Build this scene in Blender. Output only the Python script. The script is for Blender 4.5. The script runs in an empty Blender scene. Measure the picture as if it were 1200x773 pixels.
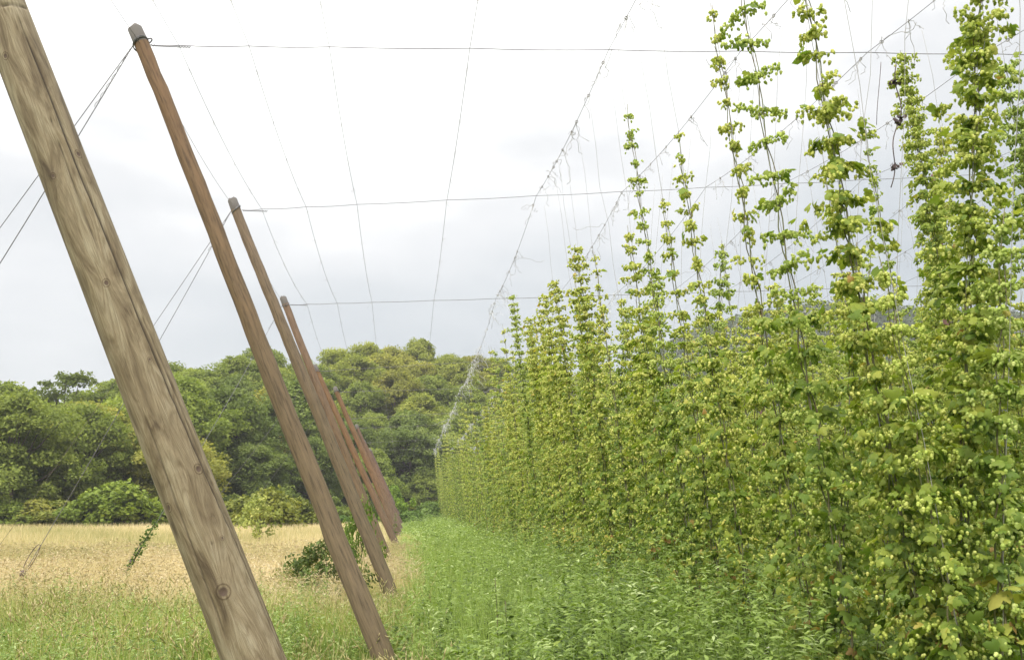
import bpy, math, random
import numpy as np
from mathutils import Matrix, Vector

rng = np.random.default_rng(7)
random.seed(7)
sc = bpy.context.scene
col = bpy.data.collections.new('hop_garden')
sc.collection.children.link(col)

# ------------------------------------------------------------------ helpers
def props(o, label=None, cat=None, group=None, kind=None):
    if label: o['label'] = label
    if cat: o['category'] = cat
    if group: o['group'] = group
    if kind: o['kind'] = kind
    return o

def empty(name, loc, label=None, cat=None, group=None, rz=0.0):
    o = bpy.data.objects.new(name, None)
    o.empty_display_size = 0.2
    o.location = loc
    o.rotation_euler = (0, 0, rz)
    col.objects.link(o)
    return props(o, label, cat, group)

def mesh_data(name, V, T, mat, attrs=None, smooth=False, vattrs=None):
    V = np.asarray(V, dtype=np.float32); T = np.asarray(T, dtype=np.int32)
    me = bpy.data.meshes.new(name)
    me.vertices.add(len(V)); me.vertices.foreach_set('co', V.ravel())
    n = T.shape[1]
    me.loops.add(T.size); me.loops.foreach_set('vertex_index', T.ravel())
    me.polygons.add(len(T))
    me.polygons.foreach_set('loop_start', np.arange(0, T.size, n, dtype=np.int32))
    me.polygons.foreach_set('loop_total', np.full(len(T), n, dtype=np.int32))
    if smooth:
        me.polygons.foreach_set('use_smooth', np.ones(len(T), dtype=bool))
    for k, a in (attrs or {}).items():
        at = me.attributes.new(k, 'FLOAT', 'FACE'); at.data.foreach_set('value', np.asarray(a, dtype=np.float32))
    for k, a in (vattrs or {}).items():
        at = me.attributes.new(k, 'FLOAT', 'POINT'); at.data.foreach_set('value', np.asarray(a, dtype=np.float32))
    if mat: me.materials.append(mat)
    me.update()
    return me

def link(name, me, parent=None, mw=None):
    o = bpy.data.objects.new(name, me)
    col.objects.link(o)
    if parent: o.parent = parent
    if mw is not None: o.matrix_local = mw
    return o

class Acc:
    """collects batches of triangles with a per-face tone"""
    def __init__(s): s.V = []; s.T = []; s.A = []; s.n = 0
    def add(s, V, T, a=0.5):
        V = np.asarray(V, dtype=np.float32).reshape(-1, 3); T = np.asarray(T, dtype=np.int64)
        s.V.append(V); s.T.append(T + s.n); s.n += len(V)
        a = np.asarray(a, dtype=np.float32)
        s.A.append(np.broadcast_to(a, (len(T),)) if a.ndim == 0 else a)
    def scatter(s, tmpl, pos, M, scale, tone):
        tv, tt = tmpl
        pos = np.asarray(pos); N = len(pos)
        if N == 0: return
        scale = np.asarray(scale)
        if scale.ndim == 1: scale = scale[:, None]
        sv = tv[None] * scale[:, None, :]                   # N,n,3
        W = np.einsum('nij,nkj->nki', M, sv) + pos[:, None, :]
        F = tt[None] + (np.arange(N) * len(tv))[:, None, None]
        s.add(W.reshape(-1, 3), F.reshape(-1, 3), np.repeat(np.broadcast_to(tone, (N,)), len(tt)))
    def mesh(s, name, mat, smooth=False):
        if not s.V: return mesh_data(name, np.zeros((3, 3)), [[0, 1, 2]], mat)
        return mesh_data(name, np.concatenate(s.V), np.concatenate(s.T), mat, {'tone': np.concatenate(s.A)}, smooth)

def nrm(v): return v / np.maximum(np.linalg.norm(v, axis=-1, keepdims=True), 1e-9)

def frames(d, up):
    """matrices whose y column is d and whose z column is as near up as can be"""
    d = nrm(d); x = nrm(np.cross(d, up)); z = np.cross(x, d)
    return np.stack([x, d, z], axis=-1)

def tube(pts, rad, sides=6, closed=True):
    pts = np.asarray(pts, dtype=float); n = len(pts)
    rad = np.broadcast_to(np.asarray(rad, dtype=float), (n,))
    tan = nrm(np.gradient(pts, axis=0))
    ref = np.array([0., 0, 1]) if abs(tan[:, 2]).mean() < .8 else np.array([1., 0, 0])
    a = nrm(np.cross(tan, ref)); b = np.cross(tan, a)
    ph = np.linspace(0, 2 * math.pi, sides, endpoint=False)
    V = pts[:, None] + rad[:, None, None] * (np.cos(ph)[None, :, None] * a[:, None] + np.sin(ph)[None, :, None] * b[:, None])
    V = V.reshape(-1, 3); T = []
    for i in range(n - 1):
        for j in range(sides):
            p, q = i * sides + j, i * sides + (j + 1) % sides
            T += [[p, q, q + sides], [p, q + sides, p + sides]]
    if closed:
        V = np.vstack([V, pts[:1], pts[-1:]])
        c0, c1 = len(V) - 2, len(V) - 1
        for j in range(sides):
            T += [[c0, (j + 1) % sides, j], [c1, (n - 1) * sides + j, (n - 1) * sides + (j + 1) % sides]]
    return V, np.array(T)

# ------------------------------------------------------------------ materials
def new_mat(name):
    m = bpy.data.materials.new(name); m.use_nodes = True
    nt = m.node_tree; nt.nodes.clear()
    return m, nt, nt.nodes, nt.links

def ramp(N, stops, interp='LINEAR'):
    r = N.new('ShaderNodeValToRGB'); cr = r.color_ramp; cr.interpolation = interp
    while len(cr.elements) < len(stops): cr.elements.new(0.5)
    for e, (p, c) in zip(cr.elements, stops):
        e.position = p; e.color = (*c, 1)
    return r

def leaf_mat(name, stops, trans=0.3, rough=0.5, objcol=False, spec=0.35, tcol=(1.25, 1.3, 0.6)):
    m, nt, N, L = new_mat(name)
    out = N.new('ShaderNodeOutputMaterial')
    at = N.new('ShaderNodeAttribute'); at.attribute_name = 'tone'
    geo = N.new('ShaderNodeNewGeometry')
    mx = N.new('ShaderNodeMath'); mx.operation = 'MULTIPLY_ADD'
    sub = N.new('ShaderNodeMath'); sub.operation = 'SUBTRACT'
    L.new(geo.outputs['Random Per Island'], sub.inputs[0]); sub.inputs[1].default_value = 0.5
    L.new(sub.outputs[0], mx.inputs[0]); mx.inputs[1].default_value = 0.22
    L.new(at.outputs['Fac'], mx.inputs[2])
    r = ramp(N, stops); L.new(mx.outputs[0], r.inputs[0])
    c = r.outputs[0]
    if objcol:
        oi = N.new('ShaderNodeObjectInfo')
        mm = N.new('ShaderNodeMix'); mm.data_type = 'RGBA'; mm.blend_type = 'MULTIPLY'; mm.inputs[0].default_value = 1
        L.new(c, mm.inputs[6]); L.new(oi.outputs['Color'], mm.inputs[7]); c = mm.outputs[2]
    p = N.new('ShaderNodeBsdfPrincipled')
    L.new(c, p.inputs['Base Color']); p.inputs['Roughness'].default_value = rough
    p.inputs['Specular IOR Level'].default_value = spec
    t = N.new('ShaderNodeBsdfTranslucent')
    tm = N.new('ShaderNodeMix'); tm.data_type = 'RGBA'; tm.blend_type = 'MULTIPLY'; tm.inputs[0].default_value = 1
    L.new(c, tm.inputs[6]); tm.inputs[7].default_value = (*tcol, 1)
    L.new(tm.outputs[2], t.inputs['Color'])
    mix = N.new('ShaderNodeMixShader'); mix.inputs[0].default_value = trans
    L.new(p.outputs[0], mix.inputs[1]); L.new(t.outputs[0], mix.inputs[2])
    L.new(mix.outputs[0], out.inputs[0])
    return m

def plain_mat(name, c0, c1, scale=8, rough=0.7, metal=0.0, bump=0.0, stretch=(1, 1, 1)):
    m, nt, N, L = new_mat(name)
    out = N.new('ShaderNodeOutputMaterial'); p = N.new('ShaderNodeBsdfPrincipled')
    tc = N.new('ShaderNodeTexCoord'); mp = N.new('ShaderNodeMapping'); mp.inputs['Scale'].default_value = stretch
    L.new(tc.outputs['Object'], mp.inputs[0])
    nz = N.new('ShaderNodeTexNoise'); nz.inputs['Scale'].default_value = scale; nz.inputs['Detail'].default_value = 6
    L.new(mp.outputs[0], nz.inputs['Vector'])
    r = ramp(N, [(0.3, c0), (0.7, c1)]); L.new(nz.outputs[0], r.inputs[0]); L.new(r.outputs[0], p.inputs['Base Color'])
    p.inputs['Roughness'].default_value = rough; p.inputs['Metallic'].default_value = metal
    if bump:
        b = N.new('ShaderNodeBump'); b.inputs['Strength'].default_value = bump; b.inputs['Distance'].default_value = 0.02
        L.new(nz.outputs[0], b.inputs['Height']); L.new(b.outputs[0], p.inputs['Normal'])
    L.new(p.outputs[0], out.inputs[0])
    return m

HOP_LEAF = leaf_mat('hop_leaf', [(0.0, (.065, .120, .022)), (0.35, (.155, .235, .040)), (0.6, (.285, .350, .065)),
                                 (0.82, (.41, .43, .09)), (0.93, (.52, .45, .12)), (1.0, (.38, .24, .09))], trans=0.40, spec=.2, objcol=True)
HOP_CONE = leaf_mat('hop_cone', [(0.0, (.38, .46, .09)), (0.5, (.50, .57, .14)), (1.0, (.70, .71, .26))], trans=0.3, spec=.15, objcol=True, rough=.6)
HOP_STEM = plain_mat('hop_stem', (.16, .11, .06), (.14, .18, .06), 12)
WEED_LEAF = leaf_mat('weed_leaf', [(0.0, (.065, .105, .020)), (0.35, (.190, .275, .055)), (0.7, (.31, .405, .105)), (1.0, (.52, .60, .30))], trans=.35, rough=.5, spec=.3)
GRASS_GREEN = leaf_mat('green_grass', [(0.0, (.13, .20, .045)), (0.4, (.29, .36, .09)), (0.7, (.46, .47, .18)), (1.0, (.66, .55, .33))], trans=.35, spec=.15)
GRASS_DRY = leaf_mat('dry_grass', [(0.0, (.32, .33, .12)), (0.3, (.56, .50, .25)), (0.6, (.78, .66, .40)), (1.0, (.93, .83, .60))], trans=.3, spec=.1, rough=.6, tcol=(1.05, 1, .8))
TREE_LEAF = leaf_mat('tree_foliage', [(0.0, (.098, .125, .038)), (0.45, (.168, .200, .055)), (0.8, (.225, .250, .070)), (1.0, (.27, .29, .09))], trans=.36, spec=.06, rough=.75, objcol=True)
BARK = plain_mat('bark', (.05, .04, .03), (.14, .11, .085), 3, .9, bump=.5, stretch=(1, 1, .3))
STEEL = plain_mat('galvanised_steel', (.16, .165, .17), (.34, .345, .36), 6, .5, .5)
STEEL_DARK = plain_mat('weathered_steel', (.12, .115, .12), (.24, .23, .23), 10, .55, .5)
STRING = plain_mat('pale_string', (.26, .25, .24), (.42, .40, .37), 5, .8)
TAPE = plain_mat('bleached_string', (.42, .42, .42), (.68, .68, .68), 5, .7)
WITHER = plain_mat('withered_stem', (.045, .03, .035), (.12, .08, .07), 9, .8)
EARTH = plain_mat('earth', (.07, .05, .03), (.14, .10, .06), 4, .95, bump=.4)

def pole_mat(name, low, mid, high, grey_from, grey=(.125, .112, .10)):
    """stained softwood: grain noise along the length, a bare grey head above the wire"""
    m, nt, N, L = new_mat(name)
    out = N.new('ShaderNodeOutputMaterial'); p = N.new('ShaderNodeBsdfPrincipled')
    tc = N.new('ShaderNodeTexCoord'); mp = N.new('ShaderNodeMapping'); mp.inputs['Scale'].default_value = (26, 26, 2.2)
    L.new(tc.outputs['Object'], mp.inputs[0])
    nz = N.new('ShaderNodeTexNoise'); nz.inputs['Scale'].default_value = 1.6; nz.inputs['Detail'].default_value = 8; nz.inputs['Roughness'].default_value = .65
    L.new(mp.outputs[0], nz.inputs['Vector'])
    big = N.new('ShaderNodeTexNoise'); big.inputs['Scale'].default_value = .9; big.inputs['Detail'].default_value = 3
    L.new(tc.outputs['Object'], big.inputs['Vector'])
    sep = N.new('ShaderNodeSeparateXYZ'); L.new(tc.outputs['Object'], sep.inputs[0])
    mr = N.new('ShaderNodeMapRange'); mr.inputs['From Min'].default_value = 0; mr.inputs['From Max'].default_value = 7.6
    L.new(sep.outputs['Z'], mr.inputs['Value'])
    ad = N.new('ShaderNodeMath'); ad.operation = 'MULTIPLY_ADD'; ad.inputs[1].default_value = .3
    L.new(big.outputs[0], ad.inputs[0]); L.new(mr.outputs[0], ad.inputs[2])
    cr = ramp(N, [(.15, low), (.6, mid), (1.0, high)]); L.new(ad.outputs[0], cr.inputs[0])
    gr = ramp(N, [(.28, (.30, .28, .26)), (.5, (.85, .85, .85)), (.75, (1.25, 1.22, 1.18))]); L.new(nz.outputs[0], gr.inputs[0])
    mm = N.new('ShaderNodeMix'); mm.data_type = 'RGBA'; mm.blend_type = 'MULTIPLY'; mm.inputs[0].default_value = 1
    L.new(cr.outputs[0], mm.inputs[6]); L.new(gr.outputs[0], mm.inputs[7])
    gt = N.new('ShaderNodeMath'); gt.operation = 'GREATER_THAN'; gt.inputs[1].default_value = grey_from
    L.new(sep.outputs['Z'], gt.inputs[0])
    m2 = N.new('ShaderNodeMix'); m2.data_type = 'RGBA'
    L.new(gt.outputs[0], m2.inputs[0]); L.new(mm.outputs[2], m2.inputs[6]); m2.inputs[7].default_value = (*grey, 1)
    L.new(m2.outputs[2], p.inputs['Base Color']); p.inputs['Roughness'].default_value = .75
    b = N.new('ShaderNodeBump'); b.inputs['Strength'].default_value = .5; b.inputs['Distance'].default_value = .01
    L.new(nz.outputs[0], b.inputs['Height']); L.new(b.outputs[0], p.inputs['Normal'])
    L.new(p.outputs[0], out.inputs[0])
    return m

def big_pole_mat():
    m, nt, N, L = new_mat('weathered_pine')
    out = N.new('ShaderNodeOutputMaterial'); p = N.new('ShaderNodeBsdfPrincipled')
    def attr(n):
        a = N.new('ShaderNodeAttribute'); a.attribute_name = n; return a.outputs['Fac']
    cb = N.new('ShaderNodeCombineXYZ'); L.new(attr('gu'), cb.inputs[0]); L.new(attr('gv'), cb.inputs[1])
    def noise(sx, sy, detail=8, rough=.6, dist=0.0, off=0):
        mp = N.new('ShaderNodeMapping'); mp.inputs['Scale'].default_value = (sx, sy, 1); mp.inputs['Location'].default_value = (off, off, off)
        L.new(cb.outputs[0], mp.inputs[0])
        n = N.new('ShaderNodeTexNoise'); n.inputs['Scale'].default_value = 1; n.inputs['Detail'].default_value = detail
        n.inputs['Roughness'].default_value = rough; n.inputs['Distortion'].default_value = dist
        L.new(mp.outputs[0], n.inputs['Vector']); return n.outputs[0]
    fine = noise(300, 13, 9, .72)
    blot = noise(13, 3.2, 4, .55, 1.2, 3.1)
    cath = noise(24, 2.0, 3, .5, 1.0, 7.7)      # cathedral grain bands
    st = N.new('ShaderNodeMath'); st.operation = 'MULTIPLY'; st.inputs[1].default_value = 40; L.new(cath, st.inputs[0])
    sn = N.new('ShaderNodeMath'); sn.operation = 'SINE'; L.new(st.outputs[0], sn.inputs[0])
    base = ramp(N, [(.28, (.10, .070, .040)), (.40, (.18, .135, .078)), (.52, (.255, .20, .122)), (.70, (.34, .285, .19))])
    L.new(blot, base.inputs[0])
    fr = ramp(N, [(.3, (.48, .46, .43)), (.48, (.90, .90, .89)), (.7, (1.22, 1.22, 1.2))]); L.new(fine, fr.inputs[0])
    m1 = N.new('ShaderNodeMix'); m1.data_type = 'RGBA'; m1.blend_type = 'MULTIPLY'; m1.inputs[0].default_value = .9
    L.new(base.outputs[0], m1.inputs[6]); L.new(fr.outputs[0], m1.inputs[7])
    br = ramp(N, [(.0, (.74, .70, .64)), (.45, (.96, .96, .95)), (1., (1.08, 1.08, 1.08))])
    mr = N.new('ShaderNodeMapRange'); mr.inputs['From Min'].default_value = -1; L.new(sn.outputs[0], mr.inputs['Value']); L.new(mr.outputs[0], br.inputs[0])
    m2 = N.new('ShaderNodeMix'); m2.data_type = 'RGBA'; m2.blend_type = 'MULTIPLY'; m2.inputs[0].default_value = .8
    L.new(m1.outputs[2], m2.inputs[6]); L.new(br.outputs[0], m2.inputs[7])
    # knots: rings of darker latewood round a dark eye
    ks = N.new('ShaderNodeMath'); ks.operation = 'MULTIPLY'; ks.inputs[1].default_value = 21; L.new(attr('knot'), ks.inputs[0])
    kn = N.new('ShaderNodeMath'); kn.operation = 'SINE'; L.new(ks.outputs[0], kn.inputs[0])
    kr = ramp(N, [(.0, (1, 1, 1)), (.5, (1, 1, 1)), (.8, (.55, .48, .42)), (1., (.4, .33, .28))])
    L.new(kn.outputs[0], kr.inputs[0])
    kf = ramp(N, [(0, (0, 0, 0)), (.35, (0, 0, 0)), (.6, (.7, .7, .7)), (1, (1, 1, 1))]); L.new(attr('knot'), kf.inputs[0])
    m3 = N.new('ShaderNodeMix'); m3.data_type = 'RGBA'; m3.blend_type = 'MULTIPLY'
    L.new(kf.outputs[0], m3.inputs[0]); L.new(m2.outputs[2], m3.inputs[6]); L.new(kr.outputs[0], m3.inputs[7])
    er = ramp(N, [(0, (0, 0, 0)), (.76, (0, 0, 0)), (.84, (1, 1, 1))]); L.new(attr('knot'), er.inputs[0])
    m4 = N.new('ShaderNodeMix'); m4.data_type = 'RGBA'; L.new(er.outputs[0], m4.inputs[0])
    L.new(m3.outputs[2], m4.inputs[6]); m4.inputs[7].default_value = (.10, .065, .045, 1)
    m5 = N.new('ShaderNodeMix'); m5.data_type = 'RGBA'; L.new(attr('crack'), m5.inputs[0])
    L.new(m4.outputs[2], m5.inputs[6]); m5.inputs[7].default_value = (.035, .025, .018, 1)
    L.new(m5.outputs[2], p.inputs['Base Color']); p.inputs['Roughness'].default_value = .8
    b = N.new('ShaderNodeBump'); b.inputs['Strength'].default_value = .45; b.inputs['Distance'].default_value = .004
    L.new(fine, b.inputs['Height']); L.new(b.outputs[0], p.inputs['Normal'])
    L.new(p.outputs[0], out.inputs[0])
    return m

# ------------------------------------------------------------------ templates
def sym(c, left, faces_left):
    """leaf template from centre points and left points"""
    c = np.array(c, float); l = np.array(left, float); r = l * [-1, 1, 1]
    V = np.vstack([c, l, r]); nc, nl = len(c), len(l)
    F = []
    for f in faces_left:
        F.append([i if i < nc else i for i in f])
        F.append([i if i < nc else i + nl for i in f][::-1])
    return V, np.array(F)
LEAF_HI = sym([(0, 0, 0), (0, .33, .03), (0, .68, .03), (0, 1, -.12)],
              [(-.20, -.13, -.04), (-.46, .08, -.10), (-.52, .45, -.17), (-.27, .43, -.05), (-.27, .70, -.12)],
              [(0, 4, 5), (0, 5, 1), (5, 6, 7), (1, 5, 7), (1, 7, 2), (7, 8, 2), (8, 3, 2)])
LEAF_MID = sym([(0, 0, 0), (0, .45, .05), (0, 1, -.10)], [(-.44, .15, -.10), (-.28, .66, -.08)], [(0, 3, 1), (3, 4, 1), (4, 2, 1)])
LEAF_LO = (np.array([(0, 0, 0), (-.42, .45, -.1), (0, 1, -.08), (.42, .45, -.1)], float), np.array([(0, 1, 2), (0, 2, 3)]))
LANCE = sym([(0, 0, 0), (0, .45, .05), (0, 1, -.22)], [(-.15, .28, -.02), (-.12, .62, -.06)], [(0, 3, 1), (3, 4, 1), (4, 2, 1)])
LANCE_LO = (np.array([(0, 0, 0), (-.16, .42, -.02), (0, 1, -.16), (.16, .42, -.02)], float), np.array([(0, 1, 2), (0, 2, 3)]))
QUAD = (np.array([(-.5, 0, 0), (.5, .1, 0), (.35, 1, .12), (-.45, .85, -.1)], float), np.array([(0, 1, 2), (0, 2, 3)]))

def cone_t(rings, sides):
    V = [(0, 0, 0)]; T = []
    for k, (t, r) in enumerate(rings):
        for j in range(sides):
            a = 2 * math.pi * (j + .5 * (k % 2)) / sides
            V.append((r * math.cos(a), t, r * math.sin(a)))
    V.append((0, 1, 0)); e = len(V) - 1
    for j in range(sides):
        T.append((0, 1 + (j + 1) % sides, 1 + j)); T.append((e, 1 + (len(rings) - 1) * sides + j, 1 + (len(rings) - 1) * sides + (j + 1) % sides))
    for k in range(len(rings) - 1):
        for j in range(sides):
            p, q = 1 + k * sides + j, 1 + k * sides + (j + 1) % sides
            s, t_ = p + sides, q + sides
            T += [(p, q, t_), (p, t_, s)]
    return np.array(V, float), np.array(T)
CONE_HI = cone_t([(.10, .24), (.32, .37), (.50, .28), (.66, .30), (.86, .14)], 5)
CONE_MID = cone_t([(.25, .40), (.65, .33)], 4)
CONE_LO = cone_t([(.4, .42)], 3)

# ------------------------------------------------------------------ hop bines
def rvec(n, r=rng): 
    v = r.normal(size=(n, 3)); return nrm(v)

def bine_parts(h, seed, style='wall', lod=0, z_start=.12):
    """one climbing shoot of height h along local z: (stem acc, leaf acc, cone acc)"""
    r = np.random.default_rng(seed)
    leafT = (LEAF_HI, LEAF_MID, LEAF_LO)[lod]; coneT = (CONE_HI, CONE_MID, CONE_LO)[lod]
    S, Lf, Cn = Acc(), Acc(), Acc()
    # stem: two shoots wound round the string
    zz = np.linspace(0, h, max(8, int(h * (6, 3, 2)[lod])))
    for w in range(1 if lod == 2 else 2):
        ph = zz * 7 + w * 2.6 + seed; amp = .012 + .012 * w + .03 * np.clip(1 - zz / h, 0, 1) * (r.random() * .6)
        P = np.stack([np.cos(ph) * amp, np.sin(ph) * amp, zz * (1 - .06 * w)], 1)
        S.add(*tube(P, np.linspace(.008, .003, len(zz)) * (1, 1.3, 2)[lod], 4 if lod == 0 else 3))
    z = z_start; k = 0
    lp, ld, ls, lt = [], [], [], []      # leaves
    cp, cd, cs, ct = [], [], [], []      # cones
    step = {'wall': .165, 'tier': .215, 'thin': .17, 'thick': .16, 'column': .13, 'stout': .14, 'taper': .17}[style]
    a0 = r.random() * 6.28
    lushes = r.random(40) * .8 + .6
    while z < h:
        t = z / h; left = h - z
        lush = lushes[int(z * 2) % 40]
        if style == 'wall':   Lm = np.interp(t, [0, .08, .22, .5, .75, .92, 1], [.14, .23, .27, .24, .18, .12, .06]) * (.55 + .45 * lush); nl = 4 if t < .7 else 3
        elif style == 'thick': Lm = np.interp(t, [0, .1, .4, .8, 1], [.16, .25, .23, .18, .09]) * (.7 + .3 * lush); nl = 4
        elif style == 'column': Lm = np.interp(left, [0, .15, .8, 2.2, 3.4], [.11, .18, .21, .26, .30]) * (.8 + .2 * lush); nl = 4
        elif style == 'stout': Lm = np.interp(left, [0, .3, 1.2, 2.6], [.09, .14, .18, .24]) * (.8 + .3 * lush); nl = 4
        elif style == 'taper': Lm = np.interp(z, [0, 1, 3, 4.0, 4.35, 9], [.15, .28, .25, .20, .115, .105]) * (.75 + .3 * lush); nl = 4 if z < 4.2 else 2
        elif style == 'tier': Lm = (np.interp(z, [0, .4, 2.0, 3.2, 3.9, 9], [.15, .30, .34, .28, .21, .21]) if left > .45 else .1) * (.75 + .25 * lush); nl = 4 if z < 3.1 else 2
        else:                 Lm = (np.interp(z, [0, .4, 2.0, 3.2, 4.2, 9], [.15, .28, .28, .18, .095, .095]) if left > .3 else .05) * (.7 + .3 * lush); nl = 4 if z < 3.0 else 2
        fill = z < 3.1 if style in ('tier', 'thin') else z < 4.1 if style == 'taper' else t < .8
        for i in range(nl):
            az = a0 + k * 1.62 + i * 2 * math.pi / nl + r.normal() * .25
            o = np.array([math.cos(az), math.sin(az), 0.])
            L = Lm * (.6 + .6 * r.random())
            lift = r.uniform(-.1, .35); droop = r.uniform(.6, 2.2) if fill else r.uniform(.2, .7)
            ds = (.055, .07, .11)[lod]
            for q in np.arange(.02, max(L, .04), ds):
                c = o * q + np.array([0, 0, z + lift * q - droop * q * q])
                side = np.array([-o[1], o[0], 0])
                # cones hang in bunches towards the end
                pc = (3.6 if not fill else 1.3 + 1.1 * t) * (1.35 if t > .45 else .9 if t > .18 else .22)
                nc = r.poisson(pc * (2.4, 1.9, 1.3)[lod])
                for _ in range(nc):
                    cp.append(c + side * r.normal() * .024 + np.array([0, 0, -abs(r.normal()) * .035 + .01]) + o * r.normal() * .015)
                    cd.append(np.array([0, 0, -1.]) + r.normal(size=3) * .35)
                    cs.append(r.uniform(.025, .038) * (1, 1.15, 1.6)[lod]); ct.append(r.uniform(.1, .95))
                nn = r.poisson((2.5, 2.0, 1.25)[lod] * (1 if fill else .28))
                for _ in range(nn):
                    lp.append(c + r.normal(size=3) * .02)
                    dd = o * r.uniform(.1, 1) + side * r.normal() * .8 + np.array([0, 0, r.uniform(-1.1, .15)])
                    ld.append(dd); ls.append(r.uniform(.036, .074) * (1, 1.1, 1.4)[lod])
                    base = .36 + .30 * t
                    if z < 1.3 and r.random() < .13: base = r.uniform(.8, 1.0)
                    if r.random() < .02: base = .9
                    lt.append(base + r.normal() * .10)
            # the pair of big leaves at the node
            if i < 2 and (fill or r.random() < .32) and left > .15:
                for _ in range(2 if fill else 1):
                    dd = o * 1.0 + r.normal(size=3) * .35 + np.array([0, 0, r.uniform(-1.2, -.1)])
                    lp.append(o * r.uniform(.02, .10) + np.array([0, 0, z])); ld.append(dd)
                    ls.append(r.uniform(.075, .115) * min(1, .5 + left) * (1, 1, 1.1)[lod]); 
                    tn = .30 + .2 * t + r.normal() * .09
                    if z < .9 and r.random() < .16: tn = r.uniform(.82, 1)
                    lt.append(tn)
        z += step * r.uniform(.8, 1.25) * (1, 1, 1.25)[lod]; k += 1
    lp, ld, cp, cd = map(np.array, (lp, ld, cp, cd))
    up = rvec(len(lp), r) * .5 + np.array([0, 0, .45]) + nrm(lp * [1, 1, 0] + 1e-6) * .75
    Lf.scatter(leafT, lp, frames(ld, up), ls, np.clip(lt, 0, 1))
    if len(cp): Cn.scatter(coneT, cp, frames(cd, rvec(len(cp), r)), cs, np.array(ct))
    return S, Lf, Cn

def bine_meshes(*a, **k):
    S, Lf, Cn = bine_parts(*a, **k)
    return (S.mesh('stem', HOP_STEM), Lf.mesh('leaves', HOP_LEAF), Cn.mesh('hop_cones', HOP_CONE))

ROWS = [  # base x, left wire x, right wire x, first y, last y
    (3.02, 2.22, 3.78, 5.25, 84),
    (6.05, 5.32, 6.78, 7.2, 82),
    (9.10, 8.30, 9.85, 10.2, 74),
    (12.2, 11.4, 13.0, 14.0, 62),
    (15.3, 14.5, 16.1, 19.0, 50)]
WIRE_Z = 6.6
HOPS = 'hop plants trained up strings in rows'

def lean_matrix(bx, wx, rz, dy=0.0):
    d = Vector((wx - bx, dy, WIRE_Z)).normalized()
    q = Vector((0, 0, 1)).rotation_difference(d)
    return q.to_matrix().to_4x4() @ Matrix.Rotation(rz, 4, 'Z')

def put_bine(parent, meshes, M, s=1.0, dim=None):
    q = random.random() if dim is None else dim
    tint = (.74 + .50 * q, .80 + .36 * q, .75 + .3 * q, 1)
    M = M @ Matrix.Scale(s, 4)
    for nm, me in zip(('stem', 'leaves', 'hop_cones'), meshes):
        o = link(nm, me, parent, M)
        o.color = tint if nm == 'leaves' else (min(1.1, tint[0] + .1), min(1.05, tint[1] + .12), 1, 1)
        if nm == 'hop_cones': o['kind'] = 'stuff'

LENG = 1.0
# the tall ones one can point at: row, wire side, y, height of the tip, style, lod, label
special = [
 (0, 'L', 21.4, 6.25, 'stout', 1, 'tall thick hop plant reaching the wire, furthest from the others towards the poles'),
 (0, 'R', 26.4, 6.1, 'column', 1, 'hop plant with a hooked tip, next to the tall one by the poles'),
 (0, 'L', 27.2, 6.0, 'thin', 1, 'slender hop plant against the wood, beside the tallest far one'),
 (0, 'L', 12.6, 5.0, 'thin', 1, 'thin hop plant with a needle tip, right of the hooked one'),
 (0, 'L', 14.1, 4.9, 'thin', 1, 'narrow hop plant tip just short of its thin neighbour'),
 (0, 'L', 10.0, 5.95, 'thin', 0, 'sparse hop plant standing alone against the sky, cones in separate small tiers'),
 (0, 'L', 8.45, 5.05, 'thin', 0, 'spindly hop plant with spaced tiers, right of the lone sparse one'),
 (0, 'L', 9.2, 4.65, 'thin', 0, 'short-topped spindly hop plant between two taller sparse ones'),
 (0, 'L', 7.15, 5.6, 'thin', 0, 'hop plant with small knots of cones strung up a bare string'),
 (0, 'L', 6.5, 5.75, 'tier', 0, 'hop plant with wide-spread paired tiers of cones and big leaves'),
 (0, 'L', 5.55, 5.6, 'taper', 0, 'hop plant with leafy clusters of cones leaving the top of the picture'),
 (1, 'L', 10.8, 6.25, 'thin', 0, 'thin tiered hop plant behind, between two thicker columns'),
 (1, 'L', 9.75, 6.6, 'column', 0, 'solid column of hop cones reaching right up to its wire'),
 (1, 'R', 11.5, 6.5, 'column', 0, 'full hop column beside the inner trellis pole'),
 (0, 'R', 5.55, 5.9, 'stout', 0, 'biggest nearest hop column with dark leaves, tallest at the picture edge'),
 (1, 'L', 8.1, 5.7, 'column', 0, 'bushy hop column at the outer edge of the picture'),
 (1, 'L', 16.3, 6.2, 'thin', 1, 'small pointed hop tip just over the mass, below the string of small knots'),
 (1, 'L', 12.0, 6.25, 'thin', 1, 'little thin hop tip behind the leafy clusters'),
 (1, 'R', 13.4, 6.1, 'thin', 1, 'faint slender hop tip seen behind the wide-tiered plant'),
]
pool = {}
def pool_get(lod, i):
    if (lod, i) not in pool:
        h = [3.2, 3.6, 4.0, 4.5, 5.0, 5.5, 6.0][i]
        pool[(lod, i)] = bine_meshes(h, 100 + lod * 10 + i, ['wall', 'wall', 'thick', 'wall', 'column', 'thin', 'tier'][i], lod)
    return pool[(lod, i)]
HS = [3.2, 3.6, 4.0, 4.5, 5.0, 5.5, 6.0]
far_pool = []
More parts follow.
